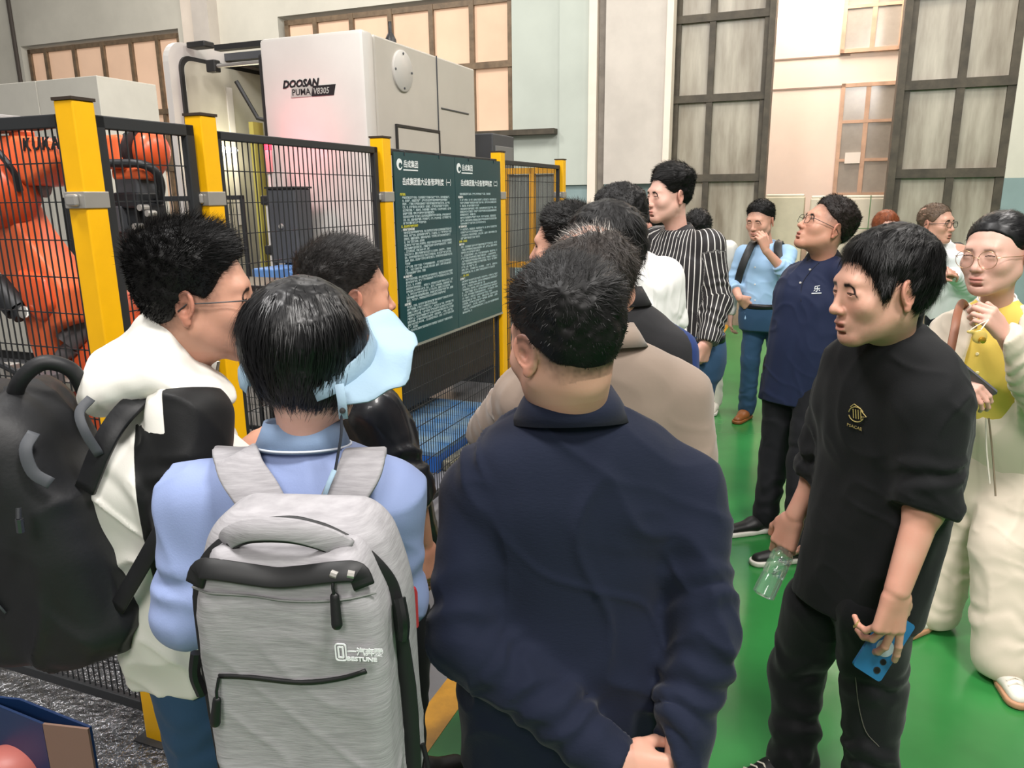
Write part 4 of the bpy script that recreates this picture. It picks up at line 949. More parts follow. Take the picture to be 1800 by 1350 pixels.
        for qi, q in enumerate('lr'):
            S_ = J['sh' + q]; up = nk - np.array([0, 0, .045 * k]); F.rcone(up + (S_ - up) * .12, S_, (shoulder + .012) * k, shoulder * k, .05)
        if extra: extra(F, s)
        Vt, Fc = F.mesh(h, .01); 
        if smooth_it: Vt = relax(Vt, Fc, smooth_it, .4)
        Vt = creases(Vt, Fc, crease, sd)
        at_ = attrs(Vt, s) if attrs else None
        return np_obj(name, Vt, Fc, material, s.t, at_)
    def legs(s, name, material, h=.010, thigh=.088, knee=.066, ankle=.058, waist=.155, depth=.115, fold=.005, flare=0.0, top_z=None, yaw=None, extra=None, attrs=None, seat=.0):
        J = s.J; k = s.k; F = Field(); yaw = s.yaw if yaw is None else yaw; sd = s.rng.integers(0, 90); pel = J['pel']; z0 = pel[2]
        F.loft([(pel[0], pel[1], z0 - .13 * k, waist * .98 * k, (depth + seat) * k, depth * .9 * k), (pel[0], pel[1], z0 - .05 * k, waist * 1.06 * k, (depth + seat) * 1.03 * k, depth * k), (pel[0], pel[1], z0 + .08 * k, waist * k, depth * .95 * k, depth * k)], k=.03, yaw=yaw)
        for qi, q in enumerate('lr'):
            Hh, Kn, An = J['hip' + q], J['kn' + q], J['an' + q]
            F.rcone(Hh - np.array([0, 0, .04]), Kn, thigh * k, knee * k, .04, fold=(fold, 60, .4, .999, sd + qi)); F.rcone(Kn, An + (An - Kn) * .02, knee * k, ankle * k, .03, fold=(fold * 1.3, 70, .1, 1.0, sd + 3 + qi))
        if extra: extra(F, s)
        F.cut(lambda P: (.022 - P[..., 2]).astype(np.float32), .0)
        Vt, Fc = F.mesh(h, .01); Vt = relax(Vt, Fc, 1, .4); Vt = creases(Vt, Fc, .006, sd)
        return np_obj(name, Vt, Fc, material, s.t, attrs(Vt, s) if attrs else None)
    def shoes(s, upper, sole, yaws=(None, None), L=.27, h=.006, which='lr', lace=None, style='sneaker'):
        J = s.J; k = s.k
        for qi, q in enumerate('lr'):
            if q not in which: continue
            yw = s.yaw + (.18 if q == 'l' else -.18) if yaws[qi] is None else yaws[qi]; A = rot(yw); An = J['an' + q]; heel = np.array([An[0], An[1], max(0, An[2] - .09)]) - A @ np.array([0, .055, 0]) * k
            def pt(x, y, z): return heel + A @ (np.array([x, y, z]) * k)
            F = Field(); F.rcone(pt(0, .03, .055), pt(0, .12, .05), .036, .036, .02); F.rcone(pt(0, .12, .045), pt(0, L - .045, .032), .040, .030, .03, flat=((0, 0, 1), .8)); F.rcone(pt(0, .03, .055), pt(0, .045, .10), .036, .036, .02)
            F.cut(lambda P, zc=heel[2]: (zc + .022 - P[..., 2]), 0.0); Vt, Fc = F.mesh(h, .01); sh = np_obj('shoe', Vt, Fc, upper, s.t)
            F = Field(); F.rcone(pt(0, .035, .016), pt(0, .14, .016), .042, .038, .0); F.rcone(pt(0, .14, .016), pt(.0, L - .045, .016), .043, .041, .01)
            F.cut(lambda P, zc=heel[2]: np.abs(P[..., 2] - zc - .014) - .0125, .003); Vt, Fc = F.mesh(h * .9, .01); np_obj('sole', Vt, Fc, sole, sh)
            if lace is not None:
                m = MB()
                for i in range(4): y_ = .13 + i * .022; z_ = .088 - i * .007; m.tube([pt(-.026, y_ - .004, z_ - .012), pt(0, y_, z_ + .002), pt(.026, y_ + .004, z_ - .012)], .0028, 6)
                tag(m.build('laces', lace, sh), kind='stuff')
def band_around(parent, name, c, axis, r, w, thick, material, flat=1.0, up=(0, 0, 1), n=20):
    m = MB(); axis = np.asarray(axis, float); axis /= np.linalg.norm(axis); m.lathe(np.asarray(c) - axis * w / 2, axis, [(0, r), (0, r + thick), (w, r + thick), (w, r), (0, r)], n); return m.build(name, material, parent)
def glasses(parent_label, P, rim, lens_r=.021, arms=True, shape='round', wire=.0011, col_lens=None, label='glasses', z0=0.0, y0=.098):
    """frame with two rims, bridge and temples in head axes; child of the person"""
    HM, hc, s = P.HM, P.hc, P.hs; t = None; m = MB(HM * 1.0, hc)
    for s_ in (-1, 1):
        c = np.array([s_ * .033, y0, -.004 + z0]); pts = []
        for a in np.linspace(0, 2 * math.pi, 25):
            ca, sa = math.cos(a), math.sin(a)
            if shape == 'rect': e = 3.2; rr_ = 1 / ((abs(ca) ** e + abs(sa * 1.45) ** e) ** (1 / e)); pts.append((c + np.array([lens_r * 1.15 * rr_ * ca, 0, lens_r * 1.15 * rr_ * sa])) * s)
            else: pts.append((c + np.array([lens_r * 1.08 * ca, 0, lens_r * sa])) * s)
        m.tube(pts, wire * s, 6, cap=False)
        m.tube([np.array(q) * s for q in ((s_ * .055, y0 - .001, .002 + z0), (s_ * .068, y0 - .012, .004 + z0), (s_ * .0795, .03, .002 + z0), (s_ * .0825, -.006, .001 + z0), (s_ * .081, -.022, -.012 + z0))], wire * 1.2 * s, 6)
    m.tube([np.array(q) * s for q in ((-.012, y0 + .002, z0), (0, y0 + .005, .003 + z0), (.012, y0 + .002, z0))], wire * s, 6)
    f = m.build('glasses', rim, P.t)
    for s_ in (-1, 1):
        m = MB(HM, hc); m.lathe(np.array([s_ * .033, y0 - .0007, -.004 + z0]) * s, (0, 1, 0), [(0, 0), (0, lens_r * s * .98), (.0012, lens_r * s * .98), (.0012, 0)], 20); m.build('lens', M_lens, f)
M_lens = mat('clear_lens', '#ffffff', rough=.02, trans=1.0, alpha=.22, spec=.8)
# ================================================================ THE VISITORS
def yd(d): return math.radians(d)
SK1 = skin_mat('warm', '#d0a08b'); SK2 = skin_mat('tan', '#c5937c'); SK3 = skin_mat('light', '#d9ae9d', lip='#b5625a')
H_BL = hair_mat('black', '#0f0e0e'); H_GR = hair_mat('greying', '#37322f'); H_RED = hair_mat('auburn', '#7a3f22'); H_SH = hair_mat('glossy_black', '#0b0b0d', rough=.38, spec=.4)
M_lace = mat('shoe_lace', '#d8d0c2', rough=.8); M_sole = mat('white_rubber', '#d9d5cc', rough=.6); M_gum = mat('gum_rubber', '#b98a68', rough=.6); M_shoeb = mat('black_shoe', '#121213', rough=.5); M_shoew = mat('white_shoe', '#e0dacd', rough=.6); M_shoebr = mat('brown_leather_shoe', '#8a5226', rough=.45, var=.2)
M_belt = mat('black_belt', '#15151a', rough=.4)
def J_(p, **k):
    for a, v in k.items(): p.J[a] = np.asarray(v, float)
def add_collar(p, name, material, w=.066, d=.066, h=.04, dz=-.012, fold=None, gap=0.0, flare=.008, tilt=-.12, thick=.004, yaw=None, up=0, drop=0.0, parent=None, off=(0, 0)):
    yaw = p.yaw if yaw is None else yaw; A = rot(yaw, tilt); c = p.J['neck'] + np.array([0, 0, dz]) + A @ np.array([off[0], off[1], 0])
    V_, F_ = collar_band(c, A[:, 0], A[:, 1], A[:, 2], w, d, h, thick, flare, gap, fold, drop=drop); return np_obj(name, V_, F_, material, parent or p.t)
def belt(p, z, w, d, yaw=None, hgt=.035, buckle=True):
    yaw = p.yaw if yaw is None else yaw; c = p.J['pel'].copy(); c[2] = z; A = rot(yaw); V_, F_ = collar_band(c, A[:, 0], A[:, 1], A[:, 2], w, d, hgt, .006, 0.0, 0); np_obj('belt', V_, F_, M_belt, p.t)
# ---------------- navy suit man, nearest, seen from behind
p = D_ = Person('man in a dark navy jacket seen from behind with his hands clasped behind his back', at(1012, 800, 1.30)[:2], yd(6), 1.62)
p.pose(sh_w=.165, neck=at(1003, 706, 1.31), chest=(0, 0)); J_(p, chest=at(1020, 960, 1.31), shl=at(838, 868, 1.30), shr=at(1207, 858, 1.31), ell=at(812, 1120, 1.20), elr=at(1240, 1100, 1.21), wrl=at(1075, 1338, 1.10), wrr=at(1190, 1345, 1.12))
p.head(at(993, 600, 1.27), yaw=yd(32), pitch=-.12, roll=-.06, size=1.09, style='fade', skin=SK1, hair=H_BL, h=.0024, fade=.85, neck_r=.050, ear=1.05, beard=.2,
       hk=dict(n=11000, thick=.004, top=lambda P: .013 * sstep(.02, .09, P[..., 2]), length=lambda P: .006 + .016 * sstep(.02, .09, P[:, 2]), lift=.25, comb=lambda P: np.stack([.5 + 0 * P[:, 0], .5 + 0 * P[:, 0], -.25 + 0 * P[:, 0]], 1), width=.0006, jitter=.25))
p.arm('l', (.9, -.1, -.25), (-.15, -.75, .6), side=-1, curl=(.5, .5, .5, .55), h=.003, t0=.7)
p.arm('r', (-.75, .1, -.35), (-.1, .5, .8), side=1, curl=.3, h=.004, t0=.7)
p.finish()
M_navy = cloth('navy_suit', '#141b2e', rough=.85, bump=.5, bscale=90, stretch=(1, 1, 3), sheen=.08)
def wr_(P, x, y): return 0
p.top('jacket', M_navy, h=.006, w=.208, chest=.128, belly=.132, hem=.66, hip=.214, waist_w=.190, shoulder=.052, sleeve=(.070, .062, .062, .052), neck_r=.068, fold=.0055, smooth_it=2, crease=.012)
add_collar(p, 'collar', M_navy, w=.069, d=.068, h=.036, dz=-.012, fold=(.060, .040), gap=.9, tilt=-.20)
m = MB(); seam = [at(1018, 770, 1.0)] ; m = None
p.legs('trousers', cloth('dark_navy_trouser', '#12161f'), waist=.16, depth=.10)
p.shoes(M_shoeb, M_shoeb)

# ---------------- blue shirt woman with grey backpack
p = B_ = Person('woman in a light blue shirt with black bobbed hair wearing the grey backpack', at(525, 800, 1.16)[:2], yd(-6), 1.58)
p.pose(neck=at(533, 778, 1.16)); J_(p, chest=at(515, 980, 1.17), shl=at(352, 880, 1.15), shr=at(680, 872, 1.17), ell=at(330, 1075, 1.13), elr=at(690, 1050, 1.20), wrl=at(430, 1040, 1.36), wrr=at(640, 1010, 1.42))
p.head(at(542, 634, 1.15), yaw=yd(-22), pitch=-.1, size=.91, style='bob', skin=SK3, hair=H_SH, h=.0035, fade=0, neck_r=.042, female=True,
       hk=dict(n=9000, thick=.017, top=lambda P: .010 * sstep(.0, .09, P[..., 2]) + .006 * sstep(-.02, -.09, P[..., 2]), length=.055, lift=.04, comb=(0, 0, -1), width=.0007, jitter=.10, curl=.25, h=.0032, rough=.0025))
p.arm('l', (.5, .8, .2), (-.6, .2, -.7), h=.005, t0=.8); p.arm('r', (-.5, .8, .2), (.6, .2, -.7), h=.005, t0=.8)
p.finish()
M_bshirt = cloth('blue_shirt', '#8c9cc6', rough=.6, bump=.3)
p.top('shirt', M_bshirt, h=.006, w=.185, chest=.110, belly=.115, hem=.78, shoulder=.050, sleeve=(.066, .062, .060, .046), neck_r=.052, fold=.006, smooth_it=2, crease=.011)
M_bcol = cloth('blue_collar', '#8299b8', rough=.65)
c_ = add_collar(p, 'collar', M_bcol, w=.056, d=.054, h=.036, dz=-.004, fold=(.038, .020), gap=.6, tilt=-.15)
add_collar(p, 'collar_trim', mat('white_trim', '#dfe6f0', rough=.6), w=.0765, d=.0745, h=.003, dz=-.004, gap=.6, tilt=-.15, thick=.003, flare=0, parent=c_)
p.legs('trousers', cloth('slate_trouser', '#2b3140'), waist=.15, depth=.10); p.shoes(M_shoew, M_sole)

# ---------------- white and black jacket man, left
p = A_ = Person('man with spiky black hair in a white hooded jacket with black sleeve panels', at(290, 760, 1.50)[:2], yd(-72), 1.68)
p.pose(neck=at(300, 690, 1.47)); J_(p, chest=at(290, 880, 1.48), shr=at(335, 735, 1.36), elr=at(345, 900, 1.30), wrr=at(425, 800, 1.50), shl=at(300, 720, 1.66), ell=at(390, 870, 1.68), wrl=at(470, 820, 1.62))
p.head(at(350, 525, 1.45), yaw=yd(-78), pitch=-.03, size=1.04, style='crop', skin=SK2, hair=H_BL, h=.0024, fade=.8, neck_r=.050, ear=1.0, brow=1.0, beard=.25,
       hk=dict(n=12000, thick=.006, top=lambda P: .020 * sstep(.02, .10, P[..., 2]), length=lambda P: .008 + .018 * sstep(.03, .10, P[:, 2]), lift=.75, comb=(0, .7, .2), width=.0006, jitter=.22, curl=-.02))
glasses('', p, M_dark, shape='rect')
p.arm('r', (.8, .5, .25), (.1, -.6, .8), side=-1, h=.004, t0=.6, curl=.5); p.arm('l', (.9, .0, .1), (-.1, .3, .9), h=.006, t0=.7)
p.finish()
def a_attr(Vt, s):
    S_, E = s.J['shr'], s.J['elr']; ax = E - S_; t = (Vt - S_) @ ax / (ax @ ax); d = np.linalg.norm(Vt - S_ - np.clip(t, 0, 1)[:, None] * ax, axis=1)
    L_ = (Vt - s.J['pel']) @ s.A; m1 = (1 - sstep(.085, .10, d)) * sstep(-.32, -.26, t + .6 * (L_[:, 1] * -1) * 0) * (1 - sstep(.98, 1.05, t)) * sstep(-.045, -.03, ((Vt - S_) @ s.A)[:, 1])
    xr = (Vt - s.J['pel']) @ s.A; m2 = sstep(-.035, -.02, xr[:, 1] + .0) * (1 - sstep(.06, .075, xr[:, 1])) * (xr[:, 0] > .06) * (xr[:, 2] < .38) * (xr[:, 2] > .02)
    return {'blk': np.maximum(m1, m2)}
M_wj = cloth('white_jacket', '#e4e2da', rough=.55, bump=.15, layers=[('blk', '#101112', .45, .55)], sheen=.05)
p.top('jacket', M_wj, h=.006, w=.205, chest=.145, belly=.150, hem=.74, hip=.20, shoulder=.055, sleeve=(.074, .068, .064, .055), neck_r=.062, fold=.009, attrs=a_attr, smooth_it=2, crease=.013, sleeve_end=(1, .92))
F = Field(); q = at(258, 648, 1.44); A3 = rot(yd(-78)) @ rot(pitch=.45)
F.ell(at(262, 640, 1.46), (.150, .10, .062), .02, M=A3); F.ell(at(215, 668, 1.45), (.13, .075, .055), .05, M=rot(yd(-78)) @ rot(pitch=.55)); F.ell(at(330, 665, 1.42), (.10, .10, .035), .05, M=rot(yd(-78)) @ rot(pitch=-.5))
F.ell(at(300, 585, 1.46), (.070, .065, .06), .05, M=A3)
F.cut(lambda P: .0045 * vnoise(P, 16, 3) + .003 * vnoise(P, 40, 4) - .02, .0)
sdh = lambda P: P
Vt, Fc = F.mesh(.006); Nn = vnormals(Vt, Fc); Vt = relax(Vt + Nn * (.007 * vnoise(Vt * np.array([1, 1, 2.2]), 13, 7) + .003 * vnoise(Vt, 35, 8))[:, None], Fc, 1); np_obj('hood', Vt, Fc, cloth('white_hood', '#e9e7df', rough=.5, bump=.12, sheen=.05), p.t)
add_collar(p, 'collar', MATS['cloth_white_hood'], w=.078, d=.085, h=.085, dz=-.035, gap=1.3, tilt=-.05, flare=.022, yaw=yd(-78), thick=.007)
p.legs('jeans', cloth('blue_jeans', '#2f4c6a', rough=.8, bump=.5, bscale=500, stretch=(1, 1, .3)), waist=.155, depth=.11, thigh=.095, knee=.075, ankle=.07); p.shoes(M_shoeb, M_sole)

# ---------------- leather jacket man
p = C_ = Person('man in a shiny black leather jacket looking right beside the fence', at(660, 800, 1.98)[:2], yd(-50), 1.60)
p.pose(neck=at(618, 655, 1.93)); J_(p, shr=at(655, 725, 1.80), elr=at(722, 855, 1.78), wrr=at(745, 955, 1.86), shl=at(600, 700, 2.08), ell=at(590, 850, 2.12), wrl=at(600, 930, 2.1), chest=at(645, 790, 1.96))
p.head(at(612, 520, 1.90), yaw=yd(-62), pitch=.02, size=1.08, style='fade', skin=SK2, hair=hair_mat('pepper', '#262423'), h=.0026, fade=.8, neck_r=.050, eye=(0, 0), beard=.2,
       hk=dict(n=8000, thick=.005, top=lambda P: .016 * sstep(.02, .09, P[..., 2]), length=lambda P: .008 + .016 * sstep(.03, .09, P[:, 2]), lift=.5, comb=(0, .9, .3), width=.0007, jitter=.2))
p.arm('r', (.12, .05, -1), (.7, -.6, 0), h=.004, t0=.0, up=.8, curl=(.35, .4, .45, .5), red=.15); p.arm('l', (0, 0, -1), (-1, 0, 0), h=.008, t0=.5)
p.finish()
M_leather = cloth('black_leather', '#16181c', rough=.34, bump=.4, bscale=25, sheen=0, coat=.15)
p.top('jacket', M_leather, h=.008, w=.20, chest=.125, belly=.14, hem=.72, sleeve=(.070, .062, .05, .05), sleeve_end=(.9, .62), fold=.009)
add_collar(p, 'collar', M_leather, w=.066, d=.066, h=.035, dz=-.025, gap=.8)
p.legs('trousers', cloth('black_trouser', '#15161a'), waist=.155, depth=.11); p.shoes(M_shoeb, M_shoeb)

# ---------------- taupe jacket man
p = E_ = Person('grey haired balding man in a taupe jacket just before the navy jacket man', at(1055, 700, 1.72)[:2], yd(14), 1.66)
p.pose(neck=at(1060, 592, 1.70)); J_(p, chest=at(1062, 790, 1.72), shl=at(925, 700, 1.72), shr=at(1195, 695, 1.72), ell=at(868, 760, 1.92), wrl=at(900, 700, 2.1), elr=at(1222, 900, 1.68), wrr=at(1215, 1030, 1.75))
p.head(at(1030, 502, 1.66), yaw=yd(30), pitch=-.08, size=1.10, style='crop', skin=SK1, hair=None, h=.0028, fade=.5, neck_r=.050)
make_hair(p.t, p.HM, p.hc, p.hs, 'crop', H_GR, p.rng, n=9000, thick=.005, top=lambda P: .006 * sstep(.0, .05, P[..., 2]) * (1 - sstep(.07, .1, P[..., 2])) - .013 * sstep(.080, .104, P[..., 2] + .25 * P[..., 1]), length=.022, lift=.2, comb=lambda P: np.stack([P[:, 0] * 4, P[:, 1] * 4 + .1, -.3 + 0 * P[:, 0]], 1), width=.0005, jitter=.35)
Vt, Fc = Field().ell((0, -.014, .030), (.0755, .0935, .0855)).mesh(.004); k_ = (Vt[:, 2] > .085); Nn = vnormals(Vt, Fc); vs, fs = strands(Vt[k_], Nn[k_], 700, .035, lambda P, n: (lambda c: c - n * (c * n).sum(1, keepdims=True) + n * .06)(np.tile([.25, .8, 0], (len(P), 1))), .0004, p.rng, jitter=.18, curl=.10); vs2, fs2 = strands(Vt[k_], Nn[k_], 1500, .035, lambda P, n: (lambda c: c - n * (c * n).sum(1, keepdims=True) + n * .04)(np.tile([.3, .8, 0], (len(P), 1))), .0006, p.rng, jitter=.2, curl=.12); np_obj('thin_hair', vs2 * p.hs @ p.HM.T + p.hc, fs2, H_GR, p.t); vs, fs = vs[:350 * 8], fs[(fs < 350 * 8).all(1)]; np_obj('grey_hairs', vs * p.hs @ p.HM.T + p.hc, fs, mat('white_hair', '#b9b2aa', rough=.5), p.t)
p.arm('l', (.3, .9, .2), (-.8, .3, .3), h=.006, t0=.8); p.arm('r', (0, 0, -1), (1, 0, 0), h=.006, t0=.8)
p.finish()
M_taupe = cloth('taupe_jacket', '#8d7d70', rough=.7, bump=.25, bscale=120, sheen=.25)
p.top('jacket', M_taupe, h=.007, w=.205, chest=.125, belly=.13, hem=.72, hip=.205, sleeve=(.074, .066, .058, .05), fold=.006, smooth_it=2)
add_collar(p, 'collar', M_taupe, w=.067, d=.065, h=.036, dz=-.012, fold=(.052, .034), gap=.8, tilt=-.2)
p.legs('trousers', cloth('grey_trouser', '#4a4640'), waist=.155, depth=.10); p.shoes(M_shoeb, M_shoeb)

# ---------------- dark haired man, black collar and blue sleeve
p = F_p = Person('man with thick dark hair in a black and blue polo behind the taupe jacket man', at(1090, 700, 2.3)[:2], yd(28), 1.69)
p.pose(neck=at(1088, 528, 2.18)); J_(p, shr=at(1182, 620, 2.15), elr=at(1200, 800, 2.1), wrr=at(1190, 900, 2.2), shl=at(1010, 610, 2.25), chest=at(1090, 700, 2.2))
p.head(at(1062, 452, 2.12), yaw=yd(28), pitch=-.1, size=1.10, style='full', skin=SK1, hair=H_BL, h=.0035, detail=False, neck_r=.055, hk=dict(n=6000, thick=.014, top=lambda P: .010 * sstep(.03, .09, P[..., 2]), length=.035, lift=.15, comb=(.2, .2, -.8), width=.0008, jitter=.15))
p.arm('l', (0, 0, -1), (-1, 0, 0), h=.008, t0=.5); p.arm('r', (0, 0, -1), (1, 0, 0), h=.008, t0=.3); p.finish()
def f_attr(Vt, s): L_ = (Vt - s.J['neck']) @ s.A; return {'blu': sstep(.125, .135, L_[:, 0] - .25 * (L_[:, 2] + .1) * 0)}
p.top('polo_shirt', cloth('black_blue_polo', '#2a2a2c', layers=[('blu', '#22386e', .4, .6)]), h=.009, w=.20, hem=.8, sleeve=(.07, .065, .06, .05), sleeve_end=(.48, .48), attrs=f_attr)
add_collar(p, 'collar', cloth('black_collar', '#222224'), w=.064, d=.062, h=.038, dz=-.006, fold=(.050, .03), gap=.6)
p.legs('trousers', MATS['cloth_dark_navy_trouser'], depth=.10); p.shoes(M_shoeb, M_shoeb)

# ---------------- man behind, facing the board
p = Person('man with short black hair facing left beside the yellow gate, mostly hidden', at(995, 700, 2.66)[:2], yd(75), 1.66)
p.pose(neck=at(1012, 500, 2.66)); p.head(at(993, 434, 2.64), yaw=yd(72), size=1.12, style='crop', skin=SK1, hair=H_BL, h=.004, detail=False, hk=dict(n=5000, thick=.010, top=lambda P: .012 * sstep(.03, .09, P[..., 2]), length=.02, lift=.6, comb=(0, .9, .2), width=.0008))
p.arm('l', (0, 0, -1), (-1, 0, 0), h=.01, t0=.5); p.arm('r', (0, 0, -1), (1, 0, 0), h=.01, t0=.5); p.finish()
p.top('shirt', cloth('dark_shirt', '#26282c'), h=.012, hem=.8); p.legs('trousers', MATS['cloth_black_trouser'], depth=.10); p.shoes(M_shoeb, M_shoeb)

# ---------------- white T-shirt man
p = G_ = Person('man with a shaved neck in a plain white T-shirt looking left', at(1120, 700, 3.05)[:2], yd(62), 1.76)
p.pose(neck=at(1118, 452, 3.05)); J_(p, shr=at(1165, 490, 3.12), shl=at(1100, 490, 2.9), elr=at(1170, 610, 3.2), wrr=at(1150, 600, 3.4), ell=at(1120, 620, 2.85), wrl=at(1090, 600, 2.75))
p.head(at(1084, 388, 3.0), yaw=yd(62), pitch=-.08, size=1.14, style='fade', skin=SK2, hair=H_BL, h=.0035, fade=1.0, neck_r=.054, hk=dict(n=5000, thick=.003, top=lambda P: .006 * sstep(.03, .09, P[..., 2]), length=.007, lift=.7, width=.0008))
p.arm('l', (-.6, -.4, 0), (0, 0, 1), h=.008, t0=0, up=.5); p.arm('r', (-.5, .6, 0), (0, 0, 1), h=.008, t0=0, up=.5); p.finish()
p.top('t_shirt', cloth('white_cotton', '#e9e8e6', rough=.8), h=.008, w=.205, chest=.13, belly=.14, hem=.78, sleeve=(.085, .085, .06, .05), sleeve_end=(.46, .46), fold=.010)
add_collar(p, 'neck_rib', MATS['cloth_white_cotton'], w=.068, d=.068, h=.014, dz=-.018)
p.legs('trousers', cloth('stone_trouser', '#6a655c'), depth=.10); p.shoes(M_shoeb, M_shoeb)

# ---------------- striped shirt man
p = S_p = Person('tall man in a black and white vertically striped shirt and jeans', at(1202, 700, 3.8)[:2], yd(125), 1.80)
p.pose(neck=at(1192, 408, 3.80)); J_(p, shl=at(1246, 432, 3.66), ell=at(1262, 530, 3.62), wrl=at(1245, 598, 3.55), shr=at(1155, 425, 3.92), elr=at(1150, 530, 3.98), wrr=at(1150, 590, 3.9), chest=at(1200, 500, 3.8), pel=at(1210, 610, 3.8))
p.head(at(1176, 344, 3.78), yaw=yd(108), pitch=-.05, size=1.08, style='crop', skin=SK3, hair=H_BL, h=.0026, fade=.35, neck_r=.050, eye=(.2, -.25), nose=.7, fat=.05, hk=dict(n=5000, thick=.009, top=lambda P: .022 * sstep(.03, .09, P[..., 2]), length=.026, lift=.3, comb=(0, .8, .1), width=.0008, jitter=.15))
p.arm('l', (-.25, .1, -1), (.6, -.8, 0), h=.0045, t0=.75, curl=(.6, .65, .7, .7), red=.2); p.arm('r', (0, 0, -1), (-1, 0, 0), h=.008, t0=.6); p.finish()
def stripes(Vt, s):
    L_ = (Vt - s.J['pel']) @ s.A; phi = np.arctan2(L_[:, 0], L_[:, 1]); u = phi * .165
    for q in 'lr':
        for a, b in (('sh', 'el'), ('el', 'wr')):
            A0, B0 = s.J[a + q], s.J[b + q]; ax = B0 - A0; t = (Vt - A0) @ ax / (ax @ ax); D = Vt - A0 - np.clip(t, 0, 1)[:, None] * ax; d = np.linalg.norm(D, axis=1); n1 = s.A[:, 1]; axn = ax / np.linalg.norm(ax); n1 = n1 - axn * (n1 @ axn); n1 /= np.linalg.norm(n1); n2 = np.cross(axn, n1)
            ins = (d < .078) & (t > (.12 if a == 'sh' else -.1)) & (t < 1.1) & (np.abs(L_[:, 0]) > .15); u = np.where(ins, np.arctan2(D @ n2, D @ n1) * .062 + 3, u)
    return {'stripe': u}
M_str = cloth('striped_shirt', '#2a282a', rough=.6, layers=[('stripe', '#d9d6d2', .40, .43)], stripe=46.0, bump=.2)
p.top('striped_shirt', M_str, h=.006, w=.20, chest=.125, belly=.13, hem=.87, hip=.17, waist_w=.185, sleeve=(.070, .064, .060, .048), fold=.007, attrs=stripes, smooth_it=1)
add_collar(p, 'collar', cloth('dark_collar', '#2a282a', rough=.6), w=.060, d=.060, h=.036, dz=-.002, fold=(.050, .034), gap=1.1, drop=.03)
p.legs('jeans', MATS['cloth_blue_jeans'], waist=.172, depth=.14, seat=.0, thigh=.095); p.shoes(M_shoeb, M_sole)
belt(p, p.J['pel'][2] + .045, .182 * p.k, .148 * p.k)
W_ = p.J['wrl']; band_around(p.t, 'red_bracelet', W_, p.J['wrl'] - p.J['ell'], .029, .016, .004, mat('red_beads', '#a8242c', rough=.4))

# ---------------- woman far behind in white trousers
p = Person('person with a black hair bun and white trousers behind the striped shirt man', at(1232, 700, 5.95)[:2], yd(150), 1.58)
p.pose(); p.head(p.P(0, .03, 1.56) + np.array([-.09, 0, 0]), yaw=yd(20), size=1.05, style='bob', skin=SK3, hair=H_BL, h=.006, detail=False, hk=dict(n=1500, thick=.014, width=.0012, h=.006)); p.arm('l', (0, 0, -1), (-1, 0, 0), h=.01, t0=.5); p.arm('r', (0, 0, -1), (1, 0, 0), h=.01, t0=.5); p.finish()
p.top('shirt', cloth('pale_shirt', '#d9d7cf'), h=.014, w=.165, hem=.85); p.legs('trousers', cloth('white_trouser', '#dcd8cc'), depth=.10, ankle=.07); p.shoes(M_shoew, M_sole)
p = Person('dark haired person mostly hidden between the white T-shirt and striped shirt men', at(1142, 700, 4.9)[:2], yd(100), 1.60)
p.pose(); p.head(at(1136, 398, 4.9), yaw=yd(90), size=1.05, style='full', skin=SK1, hair=H_BL, h=.006, detail=False, hk=dict(n=1500, thick=.012, width=.0012, h=.006)); p.arm('l', (0, 0, -1), (-1, 0, 0), h=.01, t0=.5); p.arm('r', (0, 0, -1), (1, 0, 0), h=.01, t0=.5); p.finish()
p.top('shirt', MATS['cloth_dark_shirt'], h=.014, hem=.85, w=.17); p.legs('trousers', MATS['cloth_black_trouser'], depth=.10); p.shoes(M_shoeb, M_shoeb)

# ---------------- light blue shirt man with hand on chin
p = L_p = Person('man in a light blue shirt and jeans holding his hand to his chin', at(1338, 700, 5.6)[:2], yd(150), 1.63)
p.pose(neck=at(1348, 432, 5.62)); J_(p, shr=at(1308, 447, 5.66), elr=at(1288, 496, 5.68), wrr=at(1300, 524, 5.52), shl=at(1384, 447, 5.52), ell=at(1380, 478, 5.36), wrl=at(1346, 440, 5.32), chest=at(1345, 480, 5.6), pel=at(1338, 550, 5.6))
p.head(at(1336, 388, 5.58), yaw=yd(135), pitch=-.2, size=1.10, style='fade', skin=SK1, hair=H_BL, h=.0035, fade=.5, eye=(0, -.2), fat=.04, hk=dict(n=3500, thick=.006, top=lambda P: .012 * sstep(.03, .09, P[..., 2]), length=.012, lift=.6, width=.001))
p.arm('l', (-.35, -.1, .9), (.2, -.95, .1), h=.005, t0=.0, curl=(.9, .9, .9, .9)); p.arm('r', (.6, .2, -.5), (-.6, -.6, .3), h=.006, t0=0, curl=.6); p.finish()
M_lb = cloth('pale_blue_shirt', '#9dbfe0', rough=.7, bump=.2)
p.top('shirt', M_lb, h=.007, w=.185, chest=.12, belly=.125, hem=.89, hip=.16, sleeve=(.064, .058, .056, .052), sleeve_end=(.66, .72), fold=.008)
add_collar(p, 'collar', M_lb, w=.058, d=.058, h=.035, dz=-.002, fold=(.048, .032), gap=1.2, drop=.03)
p.legs('jeans', MATS['cloth_blue_jeans'], waist=.160, depth=.132, thigh=.092, knee=.07, ankle=.068); p.shoes(M_shoebr, M_shoebr); belt(p, p.J['pel'][2] + .045, .170 * p.k, .140 * p.k)
band_around(p.t, 'wristwatch', sm3(p.J['wrl'], p.J['ell'], .08), p.J['wrl'] - p.J['ell'], .027, .022, .006, M_dark)
m = Field()
